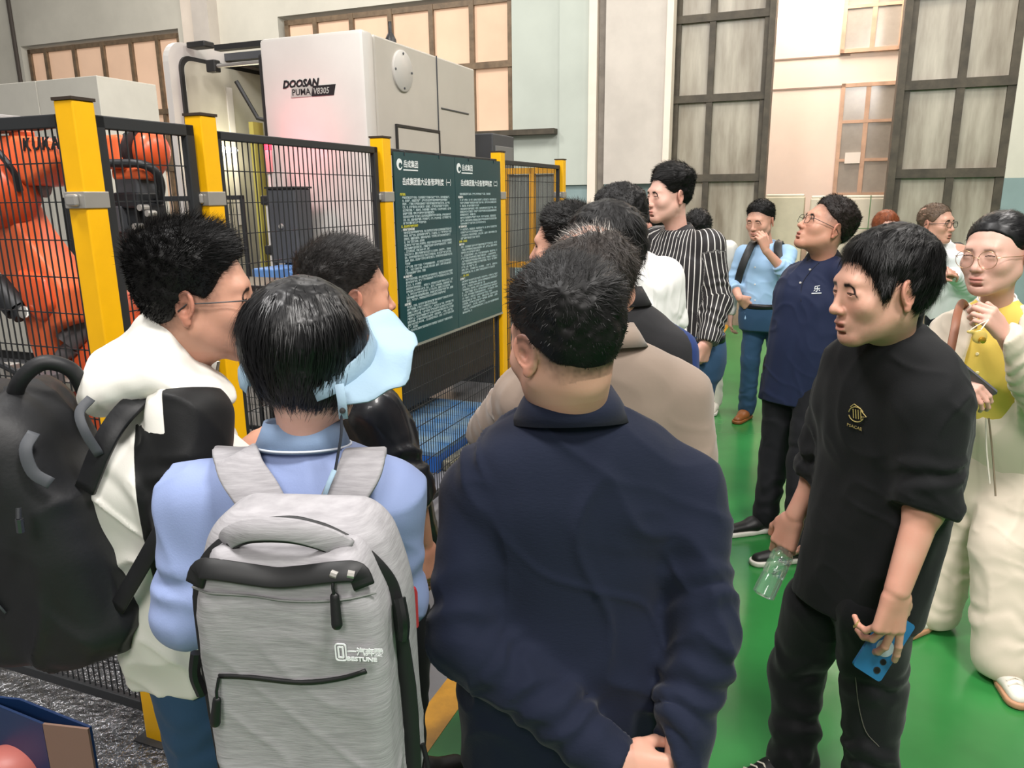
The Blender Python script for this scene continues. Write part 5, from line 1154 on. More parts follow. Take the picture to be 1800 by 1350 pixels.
for q, px0 in (('shr', 1), ('shl', -1)):
    s0 = sm3(p.J[q], p.J['neck'], .42); V_, F_ = ribbon(spline([s0 + p.dirn(0, -.10, -.16) * 1, s0 + p.dirn(0, -.06, .03), s0 + p.dirn(0, .02, .062), s0 + p.dirn(px0 * .015, .10, .0), s0 + p.dirn(px0 * .05, .125, -.12), s0 + p.dirn(px0 * .085, .08, -.24)], 5), p.dirn(0, .8, .4), .055, .012); np_obj('backpack_strap', V_, F_, M_black, p.t)
# ---------------- navy polo man looking up
p = M_p = Person('man with glasses in a navy polo shirt and black trousers looking up', at(1405, 700, 3.66)[:2], yd(135), 1.70)
p.pose(neck=at(1447, 455, 3.62)); J_(p, shr=at(1402, 492, 3.76), elr=at(1388, 585, 3.84), wrr=at(1430, 650, 3.86), shl=at(1490, 486, 3.48), ell=at(1508, 590, 3.46), wrl=at(1500, 680, 3.4), chest=at(1430, 560, 3.62), pel=at(1412, 660, 3.66),
   anr=gnd(1345, 905, .09), anl=gnd(1400, 955, .09), knr=at(1362, 800, 3.72), knl=at(1412, 810, 3.50))
p.head(at(1452, 400, 3.58), yaw=yd(92), pitch=.42, size=1.14, style='fade', skin=SK2, hair=hair_mat('dark_brown', '#1e1714'), h=.0026, fade=.6, neck_r=.050, mouth=.5, eye=(0, .2), nose=1.0, hk=dict(n=6000, thick=.006, top=lambda P: .012 * sstep(.03, .09, P[..., 2]), length=.012, lift=.45, comb=(0, .8, .2), width=.0008))
glasses('', p, M_dark, shape='rect')
p.arm('r', (.2, 0, -1), (-1, 0, 0), h=.008, t0=0, up=.3); p.arm('l', (.2, 0, -1), (1, 0, 0), h=.008, t0=0, up=.3); p.finish()
M_pol = cloth('navy_polo', '#1c2541', rough=.7, bump=.3)
p.top('polo_shirt', M_pol, h=.007, w=.20, chest=.135, belly=.15, hem=.80, hip=.195, waist_w=.195, sleeve=(.072, .074, .06, .05), sleeve_end=(.44, .44), fold=.006)
add_collar(p, 'collar', cloth('black_polo_collar', '#12151f'), w=.060, d=.060, h=.036, dz=-.002, fold=(.050, .036), gap=1.0, drop=.03)
p.legs('trousers', MATS['cloth_black_trouser'], waist=.17, depth=.125, thigh=.10, knee=.074, ankle=.062, fold=.006); p.shoes(M_shoeb, M_sole, yaws=(yd(100), yd(105)), L=.29)
# ---------------- black sweater man
p = N_ = Person('man in a black sweater holding a blue phone low in his left hand', at(1545, 900, 1.78)[:2], yd(118), 1.66)
p.pose(neck=at(1568, 572, 1.72)); J_(p, chest=at(1562, 800, 1.76), shl=at(1632, 705, 1.62), ell=at(1630, 878, 1.60), wrl=at(1578, 1035, 1.55), shr=at(1490, 680, 1.90), elr=at(1440, 835, 1.98), wrr=at(1398, 905, 1.98), pel=at(1520, 990, 1.80),
   hipr=at(1440, 1040, 1.92), hipl=at(1535, 1045, 1.74), knr=at(1400, 1180, 1.98), knl=at(1535, 1210, 1.76), anr=gnd(1395, 1330, .09), anl=gnd(1525, 1420, .09))
p.head(at(1550, 508, 1.66), yaw=yd(94), pitch=-.08, roll=0.02, size=1.03, style='full', skin=SK1, hair=H_BL, h=.0021, fade=.25, neck_r=.050, mouth=.7, eye=(0, -.4), eye_open=.15, nose=1.05, beard=.12, ear=1.05,
       hk=dict(n=14000, thick=.010, top=lambda P: .008 * sstep(.03, .09, P[..., 2]) + .006 * sstep(0, -.08, P[..., 1]), length=.034, lift=.12, comb=lambda P: np.stack([0 * P[:, 0], .55 - 6 * (P[:, 1] + .03), -.7 - 4 * np.minimum(P[:, 1] + .02, 0) * -1], 1), width=.0006, jitter=.13, h=.0028))
p.arm('l', (-.12, -.02, -1), (.15, -.95, -.1), side=-1, h=.0028, t0=.0, up=.85, r=(.043, .030), curl=(.12, .30, .55, .75), spread=.25, thumb=(.55, .45), size=1.05, red=.12)
p.arm('r', (-.25, .1, -1), (-.6, -.6, 0), side=1, h=.003, t0=0, up=.8, curl=(.5, .55, .6, .7), red=.1)
p.finish()
M_bsw = cloth('black_sweater', '#131416', rough=.8, bump=.3, sheen=.06)
p.top('sweater', M_bsw, h=.006, w=.190, chest=.120, belly=.125, hem=.80, hip=.175, waist_w=.175, sleeve=(.076, .070, .060, .058), sleeve_end=(.54, .54), fold=.006, sfold=.011, smooth_it=2, neck_r=.062)
add_collar(p, 'neck_rib', M_bsw, w=.060, d=.064, h=.036, dz=-.008, tilt=-.28, thick=.006)
p.legs('trousers', cloth('black_jogger', '#0e0f12', rough=.7, sheen=.1), waist=.150, depth=.100, thigh=.098, knee=.078, ankle=.070, fold=.008, h=.008); p.shoes(M_shoeb, M_sole, yaws=(yd(115), yd(100)), lace=M_lace, L=.28)
# ---------------- woman in cream cardigan
p = O_ = Person('woman with round glasses in a cream cardigan, yellow vest and cream trousers', at(1725, 900, 2.66)[:2], yd(138), 1.60)
p.pose(neck=at(1752, 530, 2.62)); J_(p, chest=at(1738, 650, 2.64), pel=at(1735, 780, 2.70), shr=at(1670, 588, 2.74), elr=at(1628, 690, 2.60), wrr=at(1672, 655, 2.40), shl=at(1830, 598, 2.52), ell=at(1840, 715, 2.42), wrl=at(1765, 590, 2.36),
   hipr=at(1705, 800, 2.70), hipl=at(1775, 800, 2.66), knr=at(1680, 910, 2.75), knl=at(1760, 960, 2.52), anr=gnd(1640, 1062, .09), anl=gnd(1765, 1150, .09))
p.head(at(1752, 446, 2.54), yaw=yd(118), pitch=-.05, roll=.03, size=1.13, style='pulled', skin=SK3, hair=H_SH, h=.0023, fade=0, neck_r=.043, female=True, eye=(0, -.3), eye_open=.1, fat=.06, brow=.45, nose=.6,
       hk=dict(n=5000, thick=.008, length=.05, lift=.03, comb=(0, -1, -.1), width=.0007, jitter=.06, curl=.3, rough=.0015, slope=.18))
glasses('', p, mat('gold_wire', '#b98f6a', rough=.3, metal=.8), lens_r=.025, wire=.0008, z0=-.004)
p.arm('l', (-.55, -.1, .55), (.3, -.9, .2), side=1, h=.0032, t0=.3, curl=(.9, .95, 1.0, 1.0), size=.98); p.arm('r', (.35, -.45, -.35), (-.4, -.5, .8), side=-1, h=.0032, t0=.3, curl=.5, size=.95); p.finish()
M_yv = cloth('yellow_vest', '#e2c65e', rough=.75, bump=.4, bscale=200, stretch=(1, 1, 3)); M_cr = cloth('cream_cardigan', '#ddd0bd', rough=.8, bump=.25, sheen=.3)
p.top('yellow_vest', M_yv, h=.008, w=.158, chest=.118, belly=.120, hem=.88, sleeve=(.055, .05, .04, .03), sleeve_end=(.2, .2), neck_r=.055, fold=.003)
add_collar(p, 't_shirt_neck', MATS['cloth_white_cotton'], w=.066, d=.070, h=.03, dz=-.012, tilt=-.30, flare=-.008)
def cardi(F, s):
    def fn(P):
        Lx = (P - s.J['neck']) @ s.A; wdt = .060 + .09 * np.clip(-(Lx[..., 2] + .05), 0, .6) * 1.0
        return np.maximum(np.abs(Lx[..., 0] + .02) - wdt, -Lx[..., 1] + .03)
    c = s.J['chest']; F.put(fn, c - np.array([.3, .3, .5]), c + np.array([.3, .3, .3]), .01, 's')
    # keep only a shell so that the vest shows in the opening
p.top('cardigan', M_cr, h=.007, w=.190, chest=.140, belly=.146, hem=.84, hip=.19, sleeve=(.072, .070, .066, .055), fold=.007, extra=cardi, smooth_it=1, neck_r=.050)
p.legs('trousers', cloth('cream_trouser', '#d9ccba', rough=.8, bump=.25), waist=.158, depth=.115, thigh=.105, knee=.100, ankle=.112, fold=.003, h=.009); p.shoes(M_shoew, M_gum, yaws=(yd(165), yd(120)), lace=M_lace)
# ---------------- far ones on the right
p = Person('person with auburn hair whose head shows above the black sweater man', at(1558, 700, 6.3)[:2], yd(175), 1.62)
p.pose(); p.head(at(1557, 400, 6.3), yaw=yd(175), size=1.08, style='bob', skin=SK3, hair=H_RED, h=.005, detail=True, hk=dict(n=2500, thick=.016, length=.04, lift=.05, comb=(0, 0, -1), width=.0012, h=.005)); p.arm('l', (0, 0, -1), (-1, 0, 0), h=.01, t0=.5); p.arm('r', (0, 0, -1), (1, 0, 0), h=.01, t0=.5); p.finish()
p.top('blouse', cloth('grey_blouse', '#6b5f58'), h=.014, hem=.8, w=.165); p.legs('trousers', MATS['cloth_black_trouser'], depth=.10); p.shoes(M_shoeb, M_shoeb)
p = Q_ = Person('man with glasses in a white shirt with a black shoulder strap', at(1650, 700, 5.2)[:2], yd(-160), 1.66)
p.pose(neck=at(1652, 428, 5.2)); J_(p, shl=at(1690, 452, 5.28), shr=at(1618, 455, 5.12), ell=at(1702, 510, 5.1), wrl=at(1675, 482, 4.95), elr=at(1608, 515, 5.0), wrr=at(1640, 480, 4.9))
p.head(at(1645, 393, 5.15), yaw=yd(-148), pitch=0, size=1.12, style='crop', skin=SK1, hair=hair_mat('thin_brown', '#5b4a3c'), h=.0035, fade=.5, mouth=.8, eye=(0, 0), hk=dict(n=3000, thick=.003, length=.008, lift=.5, width=.001))
glasses('', p, M_dark, shape='rect', wire=.0015)
p.arm('l', (-.9, -.2, .1), (0, -.6, .8), side=-1, h=.005, t0=.6, curl=.6); p.arm('r', (.9, -.1, .1), (0, -.6, .8), side=1, h=.005, t0=.6, curl=.5); p.finish()
M_ws = cloth('white_shirt', '#e3e6e6', rough=.7)
p.top('shirt', M_ws, h=.009, w=.19, hem=.80, sleeve=(.066, .06, .056, .048), fold=.008)
add_collar(p, 'collar', M_ws, w=.058, d=.058, h=.035, dz=-.002, fold=(.048, .034), gap=1.2, drop=.03)
s0 = sm3(p.J['shl'], p.J['neck'], .35); V_, F_ = ribbon(spline([s0 + p.dirn(0, -.1, -.1), s0 + p.dirn(0, 0, .062), s0 + p.dirn(0, .10, .0), s0 + p.dirn(0, .135, -.10), s0 + p.dirn(.02, .13, -.22)], 5), p.dirn(0, .8, .4), .05, .01); np_obj('shoulder_strap', V_, F_, M_black, p.t)
p.legs('trousers', MATS['cloth_dark_navy_trouser'], depth=.10); p.shoes(M_shoeb, M_shoeb)
# ================================================================ THINGS CARRIED AND WORN
def wnoise_obj(name, F, h, material, parent, amp=.003, fr=18, sd=3, it=1, sc=(1, 1, .6)):
    Vt, Fc = F.mesh(h, .01); Vt = relax(Vt, Fc, it, .4)
    if amp: Vt = creases(Vt, Fc, amp, sd, sc)
    return np_obj(name, Vt, Fc, material, parent)
# ---------------- grey backpack
M_pack = mat('heather_grey_canvas', '#9c9a9d', rough=.85, var=.16, vscale=75, stretch=(.35, .35, 3.2), bump=.5, bscale=170, bdist=.0008)
M_zip = mat('black_zip_tape', '#151617', rough=.55); M_pull = mat('black_rubber_pull', '#101112', rough=.45)
BM = rot(yd(-5), 0.06); bc = at(527, 1190, .985) + np.array([.034, 0, .055])
def bp(x, y, z): return bc + BM @ np.array([x, y, z])
t = thing('backpack', 'large heather grey backpack with black zips and white print', 'backpack', bc)
F = Field(); F.rbox(bp(-.006, 0, -.017), (.144, .068, .243), .050, 0, M=BM, warp=lambda Q: np.stack([Q[..., 0] * (1 + .30 * np.clip((Q[..., 2] - .09) / .15, 0, 1.5) ** 2), Q[..., 1] * (1 + .12 * np.clip(Q[..., 2] / .25, 0, 1)), Q[..., 2]], -1))
o_main = wnoise_obj('main_compartment', F, .005, M_pack, t, .004, sd=21)
F = Field(); F.rbox(bp(.004, -.078, -.018), (.124, .046, .226), .026, 0, M=BM, warp=lambda Q: np.stack([Q[..., 0] * (1 + .22 * np.clip((Q[..., 2] - .12) / .09, 0, 1.5) ** 2), Q[..., 1] * (1 + .25 * np.clip((Q[..., 2] - .16) / .05, 0, 1)), Q[..., 2]], -1))
pk = wnoise_obj('front_pocket', F, .005, M_pack, t, .006, sd=25, sc=(1, 1, .5))
def local_verts(o): me = o.data; n = len(me.vertices); c = np.empty(n * 3); me.vertices.foreach_get('co', c); return (c.reshape(n, 3) + origin_of(o.parent) - bc) @ BM
LV = np.concatenate([local_verts(o_main), local_verts(pk)])
def snap(x, z, off=.002, V_=None):
    W = LV if V_ is None else V_; d = (W[:, 0] - x) ** 2 + (W[:, 2] - z) ** 2; k = d < .009 ** 2
    y = W[k, 1].min() if k.any() else W[np.argmin(d), 1]; return bp(x, y - off, z)
LM = local_verts(o_main)
# zip bands follow the surfaces
th_ = np.linspace(-.12, math.pi + .12, 26); arch = [(-.004 - .134 * math.cos(a), .085 + .134 * math.sin(a) ** .8 if math.sin(a) > 0 else .075 + .3 * math.sin(a)) for a in th_]
arch = [(-.138, -.22), (-.139, -.12), (-.138, -.03)] + arch[1:-1] + [(.138, -.03), (.139, -.12), (.138, -.22)]
pts = spline([snap(x, z, .001, LM) for x, z in arch], 2)
V_, F_ = ribbon(pts, [BM @ np.array([0, -1.0, .7]) for q in pts], .022, .006); np_obj('main_zip', V_, F_, M_zip, t)
zl = [(-.108, .166), (-.100, .185), (-.08, .190), (-.03, .184), (.0, .181), (.03, .184), (.08, .192), (.102, .189), (.110, .172)]
pts = spline([snap(x, z, .002) for x, z in zl], 4); V_, F_ = ribbon(pts, BM @ np.array([0, -1, .9]), .026, .008); np_obj('pocket_zip', V_, F_, M_zip, t)
zl = [(-.090, .037), (-.05, .038), (.02, .034), (.07, .042), (.106, .056)]
pts = spline([snap(x, z, .000) for x, z in zl], 4); V_, F_ = ribbon(pts, BM @ np.array([0, -1, 0]), .006, .005); np_obj('lower_zip', V_, F_, M_zip, t)
m = MB(); m.tube(spline([snap(-.118 + .240 * k / 8, .155 + .004 * math.sin(k), .0005) for k in range(9)], 3), .0016, 6); m.build('pocket_seam', mat('seam_grey', '#777977', rough=.9), t)
def pull(p0, p1, ln=.040):
    m = MB(); m.tube([p0, sm3(p0, p1, .5) + BM @ np.array([.0, -.004, 0]), p1], .0022, 6); c = m.build('zip_cord', M_pull, t)
    d = (p1 - p0) / np.linalg.norm(p1 - p0); F = Field(); F.rcone(p1, p1 + d * ln, .0060, .0072, .0, flat=(BM @ np.array([0, 1, 0]), .7)); Vt, Fc = F.mesh(.002, .004); np_obj('zip_pull', Vt, Fc, M_pull, c)
pull(snap(.074, .188, .006), snap(.076, .164, .008), .034); pull(snap(-.089, .036, .003), snap(-.094, .004, .007), .032)
for s_ in (.072, .092): m = MB(); m.tube([snap(s_, .192, .006), snap(s_ + .008, .190, .006)], .005, 8); m.build('zip_slider', M_steel, t)
m = MB(); m.tube(spline([bp(-.136, -.09, .045), bp(-.140, -.095, .015), bp(-.137, -.09, -.02)], 4), .008, 8); m.build('side_pull_tab', M_pull, t)
m = MB(); m.tube(spline([bp(.138, -.06, .12), bp(.144, -.07, .09), bp(.139, -.06, .06)], 4), .008, 8); m.build('side_pull_tab', M_pull, t)
# handle
pts = spline([bp(-.076, -.078, .204), bp(-.064, -.092, .222), bp(-.03, -.104, .239), bp(.02, -.106, .241), bp(.058, -.096, .225), bp(.080, -.080, .202)], 6)
V_, F_ = ribbon(pts, BM @ np.array([0, -1, .45]), .028, .010); hd_ = np_obj('top_handle', V_, F_, M_pack, t)
V_, F_ = ribbon([q + BM @ np.array([0, .002, -.013]) for q in pts], BM @ np.array([0, -1, .45]), .012, .009); np_obj('handle_lining', V_, F_, M_zip, hd_)
# shoulder straps
for s_, sh, a_, b_ in ((-1, 'shl', 470, 415), (1, 'shr', 592, 640)):
    pts = [at(a_, 905, 1.04), at(a_ - s_ * 2 + (b_ - a_) * .35, 870, 1.045), at(b_ - (b_ - a_) * .2, 830, 1.062), at(b_, 800, 1.10), at(b_ + s_ * 4, 800, 1.19) + np.array([0, 0, -.00]), at(b_ + s_ * 6, 880, 1.275), at(b_ + s_ * 8, 1010, 1.28)]
    V_, F_ = ribbon(spline(pts, 6), [np.array([0, -1, .9])] * 18 + [np.array([0, 0.2, 1])] * 6 + [np.array([0, 1, .2])] * 20, .066, .012); np_obj('shoulder_strap', V_, F_, M_pack, t)
m = MB(); m.tube(spline([bp(.142, -.0, -.17), bp(.150, -.01, -.2), bp(.155, -.02, -.235)], 5), .004, 6); m.build('strap_cord', M_pull, t)
# white print
M_pr = mat('white_screen_print', '#f0f2f4', rough=.5); lx = BM @ np.array([1., 0, 0]); lz = BM @ np.array([0, 0, 1.])
def pq(px, py): 
    d = ray(px, py); n_ = BM @ np.array([0, 1., 0]); t_ = ((snap(.07, .03, .0045) - CAM) @ n_) / (d @ n_); return CAM + d * t_
text('print_text', '一汽奔腾', .0118, M_pr, pq(611, 1150), lx, lz, t, .0004, bold=.0003, space=.92); text('print_text', 'BESTUNE', .0078, M_pr, pq(610, 1161), lx, lz, t, .0004, bold=.0003, sx=1.2)
o_ = pq(599, 1147); m = MB(np.stack([lx, BM @ np.array([0, 1., 0]), lz], 1), o_)
def rrect(w, h, r, n=5): return [(cx * (w - r) + r * math.cos(a), cz * (h - r) + r * math.sin(a)) for cx, cz, a0 in ((1, 1, 0), (-1, 1, math.pi / 2), (-1, -1, math.pi), (1, -1, 1.5 * math.pi)) for a in np.linspace(a0, a0 + math.pi / 2, n)]
for (w0, h0, r0, w1, h1, r1) in ((.0075, .0128, .004, .0058, .0112, .003), (.0040, .0088, .0015, .0018, .0066, .0008)):
    A_, B_2 = rrect(w0, h0, r0), rrect(w1, h1, r1); n_ = len(A_); v = [(x, d, z) for d in (0, .0012) for x, z in A_ + B_2]; f = []
    for i in range(n_):
        j = (i + 1) % n_; f += [[i, n_ + i, n_ + j, j], [2 * n_ + i, 2 * n_ + j, 3 * n_ + j, 3 * n_ + i], [i, j, 2 * n_ + j, 2 * n_ + i], [n_ + i, 3 * n_ + i, 3 * n_ + j, n_ + j]]
    m.add(v, f)
m.build('print_emblem', M_pr, t)

# ---------------- black backpack of the white jacket man
M_bp = mat('black_nylon', '#131417', rough=.55, bump=.4, bscale=120, bdist=.0008, var=.3, vscale=6); M_bp2 = mat('dark_grey_webbing', '#44474c', rough=.6)
KM = rot(yd(-80), .20); kc = at(72, 905, 1.36)
def kp(x, y, z): return kc + KM @ np.array([x, y, z])
t = thing('backpack', 'bulky black backpack hanging behind the white jacket man at the left edge', 'backpack', kc)
F = Field(); F.rbox(kp(0, .03, -.02), (.15, .11, .27), .09, 0, M=KM, warp=lambda Q: np.stack([Q[..., 0] * (1 + .25 * np.clip((Q[..., 2] - .1) / .17, 0, 1.4) ** 2), Q[..., 1] * (1 + .45 * np.clip((Q[..., 2] - .02) / .25, 0, 1.3)), Q[..., 2]], -1)); F.rbox(kp(0, -.07, -.09), (.13, .08, .17), .07, .03, M=KM)
wnoise_obj('pack_body', F, .007, M_bp, t, .010, sd=41)
F = Field(); F.rbox(kp(.03, -.03, .20), (.11, .075, .07), .05, 0, M=KM); wnoise_obj('top_lid', F, .006, M_bp, t, .006, sd=44)
m = MB(); m.tube(spline([at(22, 720, 1.33), at(34, 672, 1.32), at(75, 638, 1.33), at(125, 650, 1.35), at(150, 690, 1.37)], 6), .014, 10); m.build('grab_handle', M_bp, t)
V_, F_ = ribbon(spline([at(60, 760, 1.24), at(45, 790, 1.22), at(58, 830, 1.215), at(90, 850, 1.22)], 5), np.array([.3, -1, .3]), .020, .004); np_obj('webbing_loop', V_, F_, M_bp2, t)
V_, F_ = ribbon(spline([at(175, 800, 1.27), at(150, 760, 1.26), at(140, 725, 1.27), at(160, 700, 1.29)], 5), np.array([.3, -1, .3]), .016, .004); np_obj('webbing_loop', V_, F_, M_bp2, t)
V_, F_ = ribbon(spline([at(150, 860, 1.28), at(178, 790, 1.28), at(205, 742, 1.30), at(240, 705, 1.33), at(270, 690, 1.42)], 6), np.array([0, -1, .5]), .040, .010); np_obj('shoulder_strap', V_, F_, M_bp, t)
V_, F_ = ribbon(spline([at(205, 1070, 1.27), at(240, 1010, 1.26), at(280, 940, 1.25), at(330, 850, 1.27)], 6), np.array([0, -1, .3]), .030, .006); np_obj('shoulder_strap', V_, F_, M_bp, t)
m = MB(); m.tube([at(33, 893, 1.185), at(33, 912, 1.18)], .0045, 8); m.tube([at(34, 912, 1.18), at(37, 935, 1.18)], .0065, 8); m.build('zip_pull', mat('gunmetal', '#5b5d60', rough=.3, metal=.8), t)
V_, F_ = ribbon(spline([kp(-.02, -.16, .1), kp(.06, -.15, .08), kp(.125, -.10, .02), kp(.135, -.05, -.12)], 5), KM @ np.array([.5, -1, .1]), .012, .004); np_obj('zip_tape', V_, F_, M_bp2, t)

# ---------------- light blue sun visor on the bobbed woman
M_vis = mat('pale_blue_fabric', '#94aec0', rough=.85, bump=.2, bscale=200)
VM = rot(yd(-30), .40, .06); vc = at(552, 640, 1.17)
t = thing('sun_visor', 'pale blue wide floppy sun visor worn on the black bobbed hair', 'hat', vc)
n_a, n_r = 56, 10; Vv = []
for k_ in range(2):
    for i in range(n_a):
        a = math.radians(-118 + 236 * i / (n_a - 1)); ca, sa = math.cos(a), math.sin(a); fall = math.sin(math.pi * i / (n_a - 1)) ** .45
        for j in range(n_r):
            f_ = j / (n_r - 1); rr_ = .094 + f_ * (.026 + .042 * fall); z = .010 * math.sin(a * 7 + 1) * f_ - .02 * f_ * f_ + .006 * math.sin(a * 13) * f_ + (-.0011 if k_ else .0011)
            Vv.append(vc + VM @ np.array([rr_ * sa * .98, rr_ * ca * 1.12, z]))
N1 = n_a * n_r; Ff = []
for i in range(n_a - 1):
    for j in range(n_r - 1): a = i * n_r + j; Ff += [[a, a + 1, a + n_r + 1, a + n_r], [N1 + a, N1 + a + n_r, N1 + a + n_r + 1, N1 + a + 1]]
    a = i * n_r; Ff += [[a, a + n_r, N1 + a + n_r, N1 + a], [a + n_r - 1, N1 + a + n_r - 1, N1 + a + 2 * n_r - 1, a + 2 * n_r - 1]]
for i in (0, n_a - 1):
    for j in range(n_r - 1): a = i * n_r + j; Ff.append([a, N1 + a, N1 + a + 1, a + 1])
np_obj('brim', np.array(Vv), np.array(Ff), M_vis, t)
pts = [vc + VM @ np.array([.094 * math.sin(a), .106 * math.cos(a), .012]) for a in np.radians(np.linspace(-135, 135, 30))]
V_, F_ = ribbon(pts, [q - vc for q in pts], .030, .004); np_obj('head_band', V_, F_, M_vis, t)
V_, F_ = ribbon([at(596, 675, 1.055), at(601, 705, 1.05), at(604, 736, 1.05)], np.array([0, -1, .2]), .013, .003); tb = np_obj('strap_tab', V_, F_, M_vis, t)
m = MB(); m.lathe(at(602, 722, 1.046), (0, -1, .2), [(0, .0045), (.003, .004), (.0035, .0001)], 12); m.build('snap_button', M_dark, tb)
m = MB(); m.tube(spline([at(600, 700, 1.056), at(600, 760, 1.045), at(594, 800, 1.045), at(589, 828, 1.045)], 6), .0022, 6); m.build('chin_cord', mat('dark_cord', '#2c303a', rough=.7), t)
V_, F_ = ribbon([at(588, 826, 1.043), at(578, 850, 1.035), at(568, 880, 1.03)], np.array([0, -1, .3]), .007, .004); np_obj('strap_end', V_, F_, M_vis, t)

# ---------------- phones, bottle and pouch
def slab(name, c, lx_, lz_, w, h, th, material, parent, r=.008):
    lx_ = np.asarray(lx_, float); lx_ /= np.linalg.norm(lx_); lz_ = np.asarray(lz_, float); lz_ -= lx_ * (lz_ @ lx_); lz_ /= np.linalg.norm(lz_); M = np.stack([lx_, np.cross(lz_, lx_), lz_], 1)
    m = MB(M, c); m.prism(rrect(w / 2, h / 2, r, 6), 'y', -th / 2, th / 2); return m.build(name, material, parent), M
pc = at(1553, 1134, 1.600); rx_ = (_r * .84 - _u * .54); up_ = (_r * .7 + _u * .71)
t = thing('phone', 'blue phone held low by the black sweater man', 'phone', pc)
_, PM = slab('phone_body', pc, rx_, up_, .076, .158, .009, mat('blue_phone_back', '#1f5f86', rough=.25, spec=.6, coat=.3), t)
nrm = PM[:, 1] if PM[:, 1] @ (CAM - pc) > 0 else -PM[:, 1]
for dx_, dz_, rr_ in ((.016, -.058, .0085), (.018, -.034, .0075)): m = MB(); m.lathe(pc + PM @ np.array([dx_, 0, dz_]) + nrm * .0045, nrm, [(0, rr_), (.0015, rr_), (.0015, rr_ * .8), (.0006, rr_ * .78), (.0006, 0)], 18); m.build('camera_lens', M_dark, t)
m = MB(); m.lathe(pc + PM @ np.array([.004, 0, -.004]) + nrm * .0045, nrm, [(0, .021), (.001, .021), (.001, 0)], 24); m.build('magnet_ring', mat('pale_ring', '#8fa2a0', rough=.4), t)
t = thing('phone', 'red phone showing beside the grey backpack', 'phone', at(716, 1070, 1.12)); slab('phone_body', at(716, 1070, 1.12), (1, .3, 0), (.12, 0, 1), .034, .075, .010, mat('red_phone_case', '#c23440', rough=.4), t)
pc = at(1705, 672, 2.36); t = thing('phone', 'dark grey phone held by the woman in the cream cardigan', 'phone', pc); slab('phone_body', pc, _r * .8 - _u * .6 + _f * .1, _u * .5 + _r * .4 - _f * 1.0, .155, .075, .009, mat('grey_phone', '#5d5d66', rough=.3), t)
b0_, b1_ = at(1389, 948, 2.0), at(1358, 1012, 1.96); ax_ = (b1_ - b0_) / np.linalg.norm(b1_ - b0_)
t = thing('water_bottle', 'clear plastic water bottle hanging from the far hand of the black sweater man', 'bottle', b0_); m = MB()
L_ = np.linalg.norm(b1_ - b0_); m.lathe(b0_, ax_, [(0, .013), (.02, .013), (.03, .02), (.05, .031), (.07, .031), (.074, .029), (.08, .031), (.11, .031), (.115, .029), (.12, .031), (L_ + .06, .031), (L_ + .065, .02)], 20); m.build('bottle_body', mat('clear_pet', '#e6f0f4', rough=.05, trans=.9, alpha=.55, spec=.8), t)
m = MB(); m.lathe(b0_ - ax_ * .015, ax_, [(0, .0145), (.016, .0145)], 16); m.build('cap', mat('white_cap', '#e8ecee', rough=.5), t)
pc = at(1722, 590, 2.30); t = thing('key_pouch', 'small clear pouch with gold charm dangling from the raised hand of the cardigan woman', 'pouch', pc)
m = MB(); m.tube(spline([at(1738, 562, 2.32), at(1730, 572, 2.31), at(1724, 580, 2.30)], 4), .002, 6); m.tube(spline([at(1738, 562, 2.32), at(1718, 572, 2.31), at(1706, 580, 2.30)], 4), .0015, 6); m.build('cord', mat('pale_cord', '#e6dcc4', rough=.6), t)
F = Field(); F.ell(at(1722, 592, 2.30), (.024, .010, .022), .0); F.ell(at(1706, 583, 2.30), (.012, .006, .006), .01); Vt, Fc = F.mesh(.003); np_obj('pouch_body', creases(Vt, Fc, .004, 3), Fc, mat('clear_gold_pouch', '#d9bf6a', rough=.12, alpha=.7, spec=.8), t)
m = MB(); m.lathe(at(1724, 597, 2.295), (0, -1, 0), [(0, .010), (.012, .010), (.014, .006)], 12); m.build('charm', mat('gold_charm', '#d2a63c', rough=.25, metal=.8), t)
# shoulder bag strap of the cardigan woman, drawstrings
O = O_; t = thing('shoulder_bag', 'brown leather bag strap over the shoulder of the cardigan woman', 'bag', O.P(.2, -.12, .85))
V_, F_ = ribbon(spline([at(1700, 545, 2.66), at(1692, 532, 2.62), at(1684, 548, 2.52), at(1678, 580, 2.47), at(1670, 620, 2.45), at(1663, 650, 2.46)], 5), np.array([-.3, -1, .3]), .026, .006); np_obj('bag_strap', V_, F_, mat('brown_leather', '#8f5f48', rough=.5), t)
F = Field(); F.rbox(O.P(.26, -.10, .86), (.05, .12, .10), .03, 0, M=O.A); wnoise_obj('bag_body', F, .008, MATS['brown_leather'], t, .004)
m = MB(); m.tube(spline([at(1733, 735, 2.50), at(1734, 790, 2.49), at(1740, 850, 2.47)], 4), .003, 6); m.build('drawstring', M_lace, O.t); m = MB(); m.tube(spline([at(1738, 735, 2.50), at(1745, 800, 2.49), at(1750, 872, 2.47)], 4), .003, 6); m.build('drawstring', mat('taupe_lace', '#8a7a66', rough=.8), O.t)
